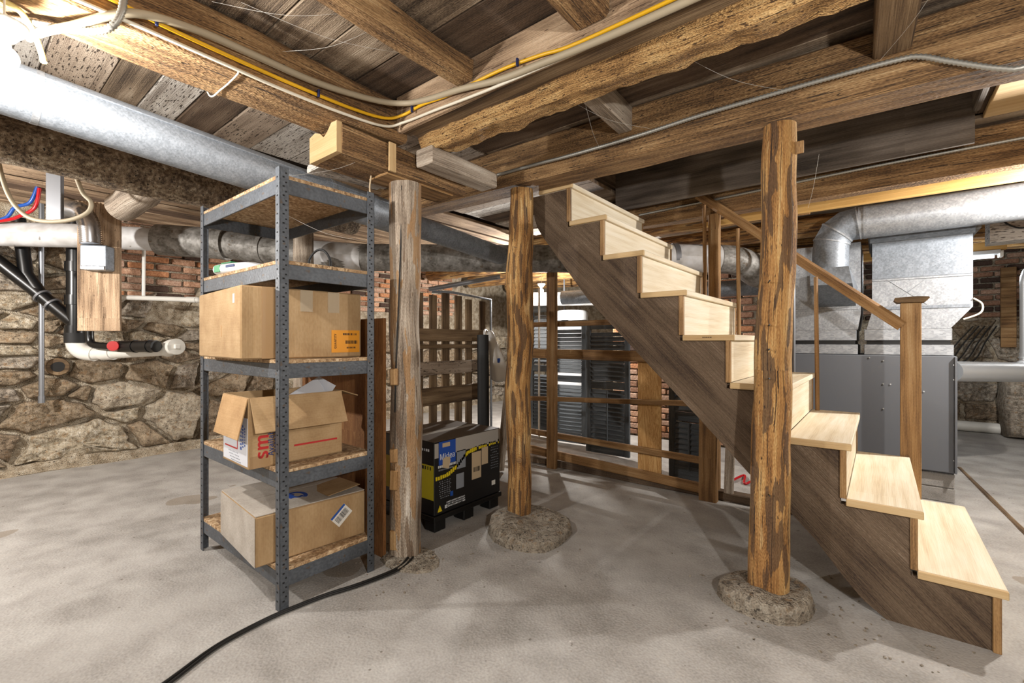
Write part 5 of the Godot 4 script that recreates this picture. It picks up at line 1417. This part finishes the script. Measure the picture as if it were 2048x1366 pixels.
# ---------------------------------------------------------------- ducts
func build_ducts() -> void:
	var d := thing("round_duct", "broad pale round duct running over the shelving toward the stair", "duct")
	var a := Vector3(-2.35, 2.045, 0.7)
	var b := Vector3(-2.35, 1.868, -1.85)
	part(d, "pipe", swept(line(a, b, 8), circle(0.093, 44), {"off": roff()}), M.galv_big)
	part(d, "long_seam", timber(a + Vector3(0.083, 0.047, 0), b + Vector3(0.083, 0.047, 0), 0.006, 0.006, {"ch": 0.001}), M.galv_big)
	part(d, "crimped_collar", swept([b + Vector3(0, 0, 0.02), b, b + Vector3(0, -0.004, -0.03)], circle(0.094, 40), {"scales": [1.0, 1.04, 0.76]}), M.galv)
	part(d, "pipe", swept(line(b + Vector3(0, -0.003, -0.02), Vector3(-2.37, 1.795, -2.85), 4), circle(0.07, 36), {"off": roff()}), M.galv_dull)
	for z in [-0.2, -1.3]:
		part(d, "strap", swept(line(a.lerp(b, (0.7 - z) / 2.55), a.lerp(b, (0.7 - z + 0.02) / 2.55), 1), circle(0.0945, 40)), M.galv)
	# cross duct behind the posts
	var c := thing("round_duct", "dark mottled cross duct passing behind the posts and stair", "duct")
	part(c, "pipe", swept(line(Vector3(-3.48, 1.8, -2.01), Vector3(-2.0, 1.786, -3.2), 3), circle(0.11, 36), {"off": roff()}), M.oldmetal)
	part(c, "collar", swept(line(Vector3(-2.0, 1.786, -3.2), Vector3(-1.95, 1.786, -3.24), 1), circle(0.113, 36)), M.galv_dull)
	part(c, "pipe", swept(line(Vector3(-1.96, 1.786, -3.23), Vector3(-1.15, 1.797, -3.89), 2), circle(0.108, 36), {"off": roff()}), M.galv_dull)
	part(c, "wrap", swept(line(Vector3(-1.5, 1.797, -3.6), Vector3(-1.02, 1.785, -3.99), 1), circle(0.112, 36)), M.whiteduct, Vector3.ZERO, "white wrapped length")
	part(c, "strap", swept(line(Vector3(-1.33, 1.797, -3.74), Vector3(-1.3, 1.797, -3.765), 1), circle(0.115, 36)), M.steel)
	part(c, "elbow", swept(spline([Vector3(-1.03, 1.785, -3.98), Vector3(-0.93, 1.775, -4.06), Vector3(-0.85, 1.74, -4.15), Vector3(-0.8, 1.68, -4.25), Vector3(-0.7, 1.66, -4.4)], 3), circle(0.115, 32)), M.oldmetal)
	part(c, "pipe", swept(line(Vector3(-2.9, 1.62, -4.55), Vector3(-0.7, 1.64, -4.98), 1), circle(0.08, 28)), M.galv_dull)
	# left branch: white wrapped pipe, old collar and elbow
	var e := thing("branch_duct", "white wrapped branch pipe with rusty collar below the mossy log", "duct")
	part(e, "wrapped_pipe", swept([Vector3(-5.3, 1.93, -0.2), Vector3(-4.917, 1.945, -0.692), Vector3(-4.57, 1.942, -1.14)], circle(0.092, 32)), M.whiteduct)
	part(e, "collar", swept([Vector3(-4.6, 1.943, -1.11), Vector3(-4.42, 1.93, -1.27), Vector3(-4.2, 1.91, -1.44)], circle(0.125, 32)), M.oldmetal)
	part(e, "damper_rim", swept(line(Vector3(-4.2, 1.91, -1.44), Vector3(-4.17, 1.908, -1.465), 1), circle(0.132, 32)), M.oldmetal)
	part(e, "elbow", swept(spline([Vector3(-4.19, 1.91, -1.45), Vector3(-4.02, 1.88, -1.58), Vector3(-3.8, 1.85, -1.76), Vector3(-3.62, 1.82, -1.9), Vector3(-3.46, 1.8, -2.03)], 3), circle(0.112, 32), {"off": roff()}), M.oldmetal)
	part(e, "seam_ring", swept(line(Vector3(-3.95, 1.872, -1.64), Vector3(-3.92, 1.868, -1.66), 1), circle(0.118, 32)), M.oldmetal)
	part(e, "wrapped_pipe", swept(line(Vector3(-3.62, 1.82, -1.9), Vector3(-3.3, 1.795, -2.16), 1), circle(0.115, 32)), M.whiteduct)
	solo("round_post", log_mesh(Vector3(-3.42, 0.0, -1.72), Vector3(-3.42, 2.1, -1.72), 0.075, {"rough": 0.008}), M.grey, "smooth whitened log post standing behind the shelving", "post")
	# board with the vent hose
	var pk := thing("hanging_board", "pale upright board holding the dryer vent box before the wall", "board", Vector3(-4.385, 0, -0.708), 51.2)
	part(pk, "board", box(Vector3(0.265, 0.93, 0.022), 0.003, roff()), M.lath, Vector3(0, 1.65, 0))
	var vb := part(pk, "vent_box", box(Vector3(0.165, 0.175, 0.09), 0.008), M.galv_dull, Vector3(0.02, 1.7, 0.058), "square tin dryer vent box")
	part(vb, "screen", box(Vector3(0.14, 0.12, 0.002), 0.0), M.steel, Vector3(0, 0.015, 0.0455))
	part(vb, "lip", box(Vector3(0.15, 0.03, 0.02), 0.006), M.foil, Vector3(0, -0.075, 0.046))
	var fh := ribbed([Vector3(-4.46, 2.03, -0.52), Vector3(-4.41, 2.035, -0.55), Vector3(-4.33, 2.01, -0.6), Vector3(-4.29, 1.93, -0.635), Vector3(-4.285, 1.79, -0.645)], 0.062, 0.014, 0.13, 24)
	solo("vent_hose", fh, M.foil, "shiny ribbed aluminium hose bending into the vent box", "hose")
# ---------------------------------------------------------------- plumbing on the left wall
func build_plumbing() -> void:
	var a := thing("drain_stack", "black plastic drain stack with branch pipes against the stone wall", "pipe")
	part(a, "stack", swept(line(Vector3(-5.141, 2.2, -0.678), Vector3(-5.141, 1.15, -0.678), 1), circle(0.055, 24)), M.abs)
	for y in [1.72, 1.45, 1.2]: part(a, "hub", swept(line(Vector3(-5.141, y + 0.04, -0.678), Vector3(-5.141, y - 0.04, -0.678), 1), circle(0.066, 24)), M.abs)
	part(a, "branch", swept([Vector3(-5.42, 1.87, -0.15), Vector3(-5.356, 1.547, -0.45), Vector3(-5.141, 1.27, -0.67)], circle(0.05, 22)), M.abs)
	part(a, "branch", swept([Vector3(-5.404, 2.1, -0.38), Vector3(-5.38, 1.66, -0.42), Vector3(-5.3, 1.45, -0.52)], circle(0.045, 22)), M.abs)
	for t in [0.25, 0.5]:
		var p := Vector3(-5.356, 1.547, -0.45).lerp(Vector3(-5.141, 1.27, -0.67), t)
		var n := Vector3(0.215, -0.277, -0.22).normalized() * 0.008
		part(a, "steel_band", swept([p - n, p + n], circle(0.062, 24)), M.steel)
	part(a, "rubber_coupling", swept(line(Vector3(-5.141, 1.18, -0.678), Vector3(-5.141, 1.1, -0.678), 1), circle(0.068, 24)), M.rubber)
	var w := thing("white_drain", "white plastic elbow and pipe ending in a clean-out cap", "pipe")
	part(w, "elbow", swept(spline([Vector3(-5.141, 1.13, -0.678), Vector3(-5.135, 1.075, -0.683), Vector3(-5.093, 1.025, -0.717), Vector3(-5.014, 1.008, -0.781)], 5), circle(0.06, 26)), M.pvc)
	part(w, "pipe", swept(line(Vector3(-5.03, 1.009, -0.77), Vector3(-4.42, 1.05, -1.13), 2), circle(0.05, 24)), M.pvc)
	part(w, "coupling", swept(line(Vector3(-4.95, 1.014, -0.82), Vector3(-4.86, 1.02, -0.87), 1), circle(0.058, 24)), M.pvc)
	part(w, "cleanout", swept([Vector3(-4.42, 1.05, -1.12), Vector3(-4.34, 1.066, -1.13), Vector3(-4.27, 1.07, -1.14)], circle(0.062, 26)), M.pvc)
	part(w, "cap_square", box(Vector3(0.04, 0.035, 0.035), 0.004), M.pvc, Vector3(-4.262, 1.071, -1.14))
	var h := thing("black_drain", "thin black drain pipe with red plug lying along the white pipe", "pipe")
	part(h, "pipe", swept(spline([Vector3(-4.956, 1.25, -0.74), Vector3(-4.956, 1.14, -0.74), Vector3(-4.93, 1.09, -0.75), Vector3(-4.84, 1.075, -0.79), Vector3(-4.64, 1.072, -0.87)], 4), circle(0.028, 18)), M.abs)
	part(h, "sleeve", swept(line(Vector3(-4.64, 1.072, -0.87), Vector3(-4.3, 1.074, -1.02), 1), circle(0.045, 22)), M.abs)
	for t in [0.4, 0.8]: part(h, "ridge", swept(line(Vector3(-4.64, 1.072, -0.87).lerp(Vector3(-4.3, 1.074, -1.02), t), Vector3(-4.64, 1.072, -0.87).lerp(Vector3(-4.3, 1.074, -1.02), t + 0.05), 1), circle(0.049, 22)), M.abs)
	part(h, "red_plug", swept(line(Vector3(-4.63, 1.074, -0.845), Vector3(-4.585, 1.076, -0.815), 1), circle(0.038, 18)), M.red_plastic)
	var gc := thing("grey_conduit", "upright grey conduit ending above the big wall stones", "conduit")
	part(gc, "pipe", swept(line(Vector3(-5.427, 2.26, -0.513), Vector3(-5.427, 0.624, -0.513), 1), circle(0.018, 16)), M.steel)
	part(gc, "end_cap", swept(line(Vector3(-5.427, 0.66, -0.513), Vector3(-5.427, 0.6, -0.513), 1), circle(0.022, 16)), M.steel)
	var wp := thing("white_pipe", "thin white pipe along the brick courses with an upright leg", "pipe")
	part(wp, "pipe", swept(line(Vector3(-5.52, 1.52, -0.95), Vector3(-4.8, 1.486, -1.46), 1), circle(0.022, 16)), M.pvc)
	part(wp, "upright", swept(line(Vector3(-5.26, 2.0, -1.155), Vector3(-5.268, 1.51, -1.153), 1), circle(0.014, 12)), M.pvc)
	part(wp, "coupling", swept(line(Vector3(-4.9, 1.49, -1.39), Vector3(-4.83, 1.488, -1.44), 1), circle(0.027, 16)), M.pvc)
	# the old clay stub in the wall
	var cp := thing("clay_stub", "broken round clay pipe stub sticking out among the wall stones", "pipe stub", Vector3(-5.58, 0.89, -0.62))
	part(cp, "ring", swept([Vector3(0, 0, 0), Vector3(0.09, 0, 0), Vector3(0.1, 0, 0)], circle(0.075, 24), {"scales": [1.0, 1.03, 0.94], "rough": 0.008}), M.brown)
	part(cp, "bore", swept(line(Vector3(0.09, 0, 0), Vector3(0.103, 0, 0), 1), circle(0.045, 20), {"rough": 0.012}), M.black_ink)
	solo("red_tubing", tube([Vector3(-5.3, 1.98, -0.1), Vector3(-5.067, 2.01, -0.289), Vector3(-4.98, 2.043, -0.359), Vector3(-4.893, 2.106, -0.428), Vector3(-4.87, 2.25, -0.45)], 0.012, 10), M.red_tube, "red water tubing curving up to the planks", "tubing")
	solo("blue_tubing", tube([Vector3(-5.3, 2.0, -0.08), Vector3(-5.081, 2.02, -0.277), Vector3(-5.009, 2.106, -0.335), Vector3(-4.922, 2.143, -0.405), Vector3(-4.879, 2.26, -0.44)], 0.012, 10), M.blue_tube, "blue water tubing curving up to the planks", "tubing")
	solo("duct_hanger", box(Vector3(0.085, 0.36, 0.03), 0.003), M.steel, "flat tin hanger strap dropping from the planks to the white pipe", "hanger", Vector3(-4.215, 2.07, -0.46)).rotation_degrees.y = 51.0
	solo("iron_pipe", swept(line(Vector3(-3.3, 1.6, -2.86), Vector3(-2.78, 1.72, -3.28), 1), circle(0.022, 14)), M.steel, "grey iron pipe sloping above the pallet", "pipe")
	solo("copper_run", swept([Vector3(-3.3, 1.58, -2.9), Vector3(-3.12, 1.57, -3.0), Vector3(-3.05, 1.53, -3.45), Vector3(-3.05, 0.0, -3.46)], circle(0.012, 12)), M.galv_dull, "thin pale water pipe running level behind the pallet", "pipe")
	solo("pump_motor", swept([Vector3(-3.95, 2.2, 0.02), Vector3(-3.95, 1.98, 0.0), Vector3(-3.93, 1.9, -0.02)], circle(0.1, 20), {"rough": 0.02}), M.mossy, "dark crusted pipe elbow under the near end of the mossy log", "pipe")

# ---------------------------------------------------------------- cables
func wire(called: String, pts: Array, r: float, m: Material, label: String, category := "cable") -> MeshInstance3D:
	return solo(called, tube(pts, r, 10, 6), m, label, category)

func build_wiring() -> void:
	wire("yellow_cable", [Vector3(-1.775, 2.135, -0.1), Vector3(-1.778, 2.125, -0.334), Vector3(-1.778, 2.115, -0.459), Vector3(-1.778, 2.11, -0.7), Vector3(-1.778, 2.11, -0.884), Vector3(-1.775, 2.115, -1.1), Vector3(-1.77, 2.135, -1.27), Vector3(-1.73, 2.165, -1.343), Vector3(-1.6, 2.172, -1.347), Vector3(-1.418, 2.157, -1.347), Vector3(-1.141, 2.156, -1.347), Vector3(-0.952, 2.14, -1.347), Vector3(-0.787, 2.12, -1.347), Vector3(-0.3, 2.118, -1.347)], 0.0065, M.cable_yellow, "flat yellow cable stapled along the hewn beam and pale board")
	wire("grey_cable", [Vector3(-1.99, 2.02, -0.16), Vector3(-1.93, 2.03, -0.19), Vector3(-1.84, 2.035, -0.24), Vector3(-1.765, 2.105, -0.36), Vector3(-1.77, 2.145, -0.535), Vector3(-1.77, 2.15, -0.7), Vector3(-1.77, 2.155, -0.95), Vector3(-1.755, 2.185, -1.2), Vector3(-1.7, 2.2, -1.32), Vector3(-1.56, 2.178, -1.338), Vector3(-1.343, 2.15, -1.338), Vector3(-1.128, 2.112, -1.335), Vector3(-0.942, 2.1, -1.335), Vector3(-0.76, 2.09, -1.335), Vector3(-0.553, 2.085, -1.335), Vector3(-0.2, 2.085, -1.335)], 0.0125, M.cable_grey, "thick grey-tan service cable sweeping along the hewn beam and pale board")
	wire("white_cable", [Vector3(-1.785, 2.085, -0.2), Vector3(-1.782, 2.082, -0.407), Vector3(-1.782, 2.078, -0.618), Vector3(-1.782, 2.075, -0.806), Vector3(-1.78, 2.08, -1.05), Vector3(-1.775, 2.1, -1.27), Vector3(-1.72, 2.13, -1.345), Vector3(-1.512, 2.12, -1.347), Vector3(-1.301, 2.107, -1.347), Vector3(-1.141, 2.1, -1.347), Vector3(-0.8, 2.092, -1.347)], 0.006, M.cable_white, "thin white cable lowest on the pale board")
	wire("cream_cable", [Vector3(-1.93, 2.15, -0.02), Vector3(-1.925, 2.08, -0.09), Vector3(-1.93, 2.06, -0.14), Vector3(-1.955, 2.02, -0.17), Vector3(-1.965, 1.98, -0.185), Vector3(-1.96, 1.95, -0.19)], 0.008, M.cable_cream, "short yellow cable taped to the service cable end near the bulb")
	wire("lamp_wire", [Vector3(-1.79, 2.082, -0.66), Vector3(-1.79, 2.07, -0.662), Vector3(-1.86, 2.07, -0.665), Vector3(-1.96, 2.072, -0.665), Vector3(-2.05, 2.075, -0.655), Vector3(-2.06, 2.18, -0.63)], 0.003, M.cable_white, "thin white wire crossing under the hewn beam")
	# staples holding the cables
	for q in [[-1.768, 2.115, -0.42, 90.0, "blue staple nearest the bulb on the hewn beam"], [-1.766, 2.112, -0.95, 90.0, "blue staple midway along the hewn beam cables"], [-1.66, 2.168, -1.338, 0.0, "blue staple at the inner corner of the pale board"], [-1.05, 2.148, -1.338, 0.0, "blue staple on the pale board between the joists"]]:
		var s := solo("cable_staple", box(Vector3(0.009, 0.03, 0.012), 0.002), M.staple, q[4], "staple", Vector3(q[0], q[1], q[2]), "cable staples")
		s.rotation_degrees.y = q[3]
	solo("armoured_cable", ribbed([Vector3(-1.815, 2.125, -2.118), Vector3(-1.515, 2.12, -2.118), Vector3(-1.284, 2.112, -2.118), Vector3(-0.916, 2.112, -2.12), Vector3(-0.632, 2.12, -2.12), Vector3(-0.39, 2.12, -2.122), Vector3(-0.165, 2.117, -2.122), Vector3(0.042, 2.11, -2.124), Vector3(0.109, 2.098, -2.124), Vector3(0.185, 2.053, -2.125), Vector3(0.303, 1.985, -2.125), Vector3(0.37, 1.97, -2.125), Vector3(0.6, 1.98, -2.13), Vector3(1.2, 2.1, -2.14)], 0.011, 0.013, 0.28, 8), M.armour, "armoured cable running along the girder face", "cable")
	solo("armoured_cable", ribbed([Vector3(-1.5, 2.12, -3.49), Vector3(-0.7, 2.14, -3.49), Vector3(-0.43, 2.149, -3.49), Vector3(-0.02, 2.158, -3.49), Vector3(0.3, 2.16, -3.49), Vector3(0.58, 2.16, -3.49), Vector3(1.6, 2.16, -3.49)], 0.0105, 0.014, 0.28, 8), M.armour, "armoured cable along the header beam behind the stairwell", "cable")
	solo("armoured_cable", ribbed([Vector3(-1.06, 2.13, -3.84), Vector3(-0.476, 2.12, -3.84), Vector3(0.0, 2.118, -3.84), Vector3(0.64, 2.116, -3.84), Vector3(1.6, 2.116, -3.84)], 0.0105, 0.014, 0.28, 8), M.armour, "armoured cable resting on top of the yellow lumber", "cable")
	solo("armoured_cable", ribbed([Vector3(-2.0, 2.06, -0.12), Vector3(-1.954, 2.052, -0.16), Vector3(-1.92, 2.045, -0.19), Vector3(-1.862, 2.03, -0.235), Vector3(-1.805, 2.026, -0.281), Vector3(-1.768, 2.041, -0.313), Vector3(-1.752, 2.09, -0.332), Vector3(-1.755, 2.15, -0.338)], 0.011, 0.01, 0.25, 10), M.armour, "thick armoured cable loop under the beam beside the bulb", "cable")
	wire("grey_conduit_loop", [Vector3(-3.747, 2.25, -0.17), Vector3(-3.735, 2.047, -0.195), Vector3(-3.704, 1.897, -0.229), Vector3(-3.64, 1.801, -0.281), Vector3(-3.555, 1.766, -0.349), Vector3(-3.449, 1.774, -0.435), Vector3(-3.374, 1.815, -0.495), Vector3(-3.359, 1.87, -0.507), Vector3(-3.396, 1.924, -0.478), Vector3(-3.428, 2.03, -0.452)], 0.011, M.cable_grey, "grey flexible cable drooping in a loop below the mossy log")
	wire("floor_cable", [Vector3(-1.62, 0.008, 0.1), Vector3(-1.72, 0.008, -0.25), Vector3(-1.804, 0.008, -0.457), Vector3(-1.875, 0.008, -0.623), Vector3(-1.9, 0.008, -0.8), Vector3(-1.895, 0.008, -0.93), Vector3(-1.88, 0.008, -1.05), Vector3(-1.845, 0.008, -1.191), Vector3(-1.825, 0.01, -1.376), Vector3(-1.855, 0.02, -1.47)], 0.006, M.cable_black, "dark extension cord curving across the floor past the shelving foot")
	wire("floor_cable", [Vector3(-1.6, 0.008, 0.1), Vector3(-1.7, 0.008, -0.25), Vector3(-1.785, 0.008, -0.457), Vector3(-1.862, 0.008, -0.623), Vector3(-1.888, 0.008, -0.8), Vector3(-1.883, 0.008, -0.93), Vector3(-1.866, 0.008, -1.05), Vector3(-1.828, 0.008, -1.191), Vector3(-1.805, 0.01, -1.376), Vector3(-1.84, 0.02, -1.49)], 0.005, M.cable_black, "second dark cord beside the first at the shelving foot")
	wire("hanging_twine", [Vector3(-1.98, 1.94, -1.34), Vector3(-1.985, 1.88, -1.335), Vector3(-1.97, 1.82, -1.33), Vector3(-1.985, 1.75, -1.335), Vector3(-1.995, 1.7, -1.335)], 0.004, M.tan, "frayed twine hanging under the notched bolster", "twine")
	# big nails left in joists and planks
	for q in [[-3.05, -0.35], [-3.08, -0.44], [-3.12, -0.55], [-3.6, -0.5], [-3.8, -0.45], [-4.1, -0.6]]:
		solo("bent_nail", swept([Vector3(q[0], CEIL, q[1]), Vector3(q[0] + 0.004, CEIL - 0.06, q[1] - 0.004)], circle(0.003, 6)), M.black, "old nail point sticking down through the pale planks", "nail", Vector3.ZERO, "nails through the planks")
	# cobwebs between the joists
	var cw := MB.new()
	for q in [[Vector3(-1.1, 2.2, -1.72), Vector3(-0.85, 2.12, -2.1)], [Vector3(-1.0, 2.15, -1.75), Vector3(-1.12, 2.1, -2.12)], [Vector3(-0.6, 2.2, -1.72), Vector3(-0.3, 2.12, -2.12)], [Vector3(-1.6, 2.2, -0.6), Vector3(-1.4, 2.2, -1.1)], [Vector3(-1.7, 2.22, -0.55), Vector3(-1.38, 2.24, -0.9)], [Vector3(-1.75, 2.2, -0.8), Vector3(-1.4, 2.26, -1.0)], [Vector3(0.2, 2.24, -1.74), Vector3(0.0, 2.12, -2.11)], [Vector3(-1.93, 1.8, -0.9), Vector3(-1.88, 2.05, -1.35)], [Vector3(-2.2, 1.72, -1.0), Vector3(-1.95, 1.6, -1.3)], [Vector3(-0.25, 2.1, -2.9), Vector3(-0.33, 1.9, -3.2)]]:
		var mid: Vector3 = (q[0] + q[1]) * 0.5 + Vector3(0, -0.03, 0)
		sweep(cw, spline([q[0], mid, q[1]], 5), circle(0.00045, 5))
	tag(part(self, "cobweb", cw.mesh(), M.paper), "fine cobweb threads strung between joists and posts", "cobweb", "", "stuff")
	# wire loops on the whitewashed beam end
	for k in 3:
		wire("wire_loop", [Vector3(0.7 + 0.1 * k, 2.06, -4.9), Vector3(0.72 + 0.1 * k, 1.98, -4.885), Vector3(0.8 + 0.1 * k, 1.93, -4.885), Vector3(0.86 + 0.1 * k, 1.97, -4.885), Vector3(0.9 + 0.1 * k, 2.07, -4.9)], 0.006, M.cable_black, "black wire looped over the whitewashed beam end", "wire").set_meta("group", "wire loops on the whitewashed beam")
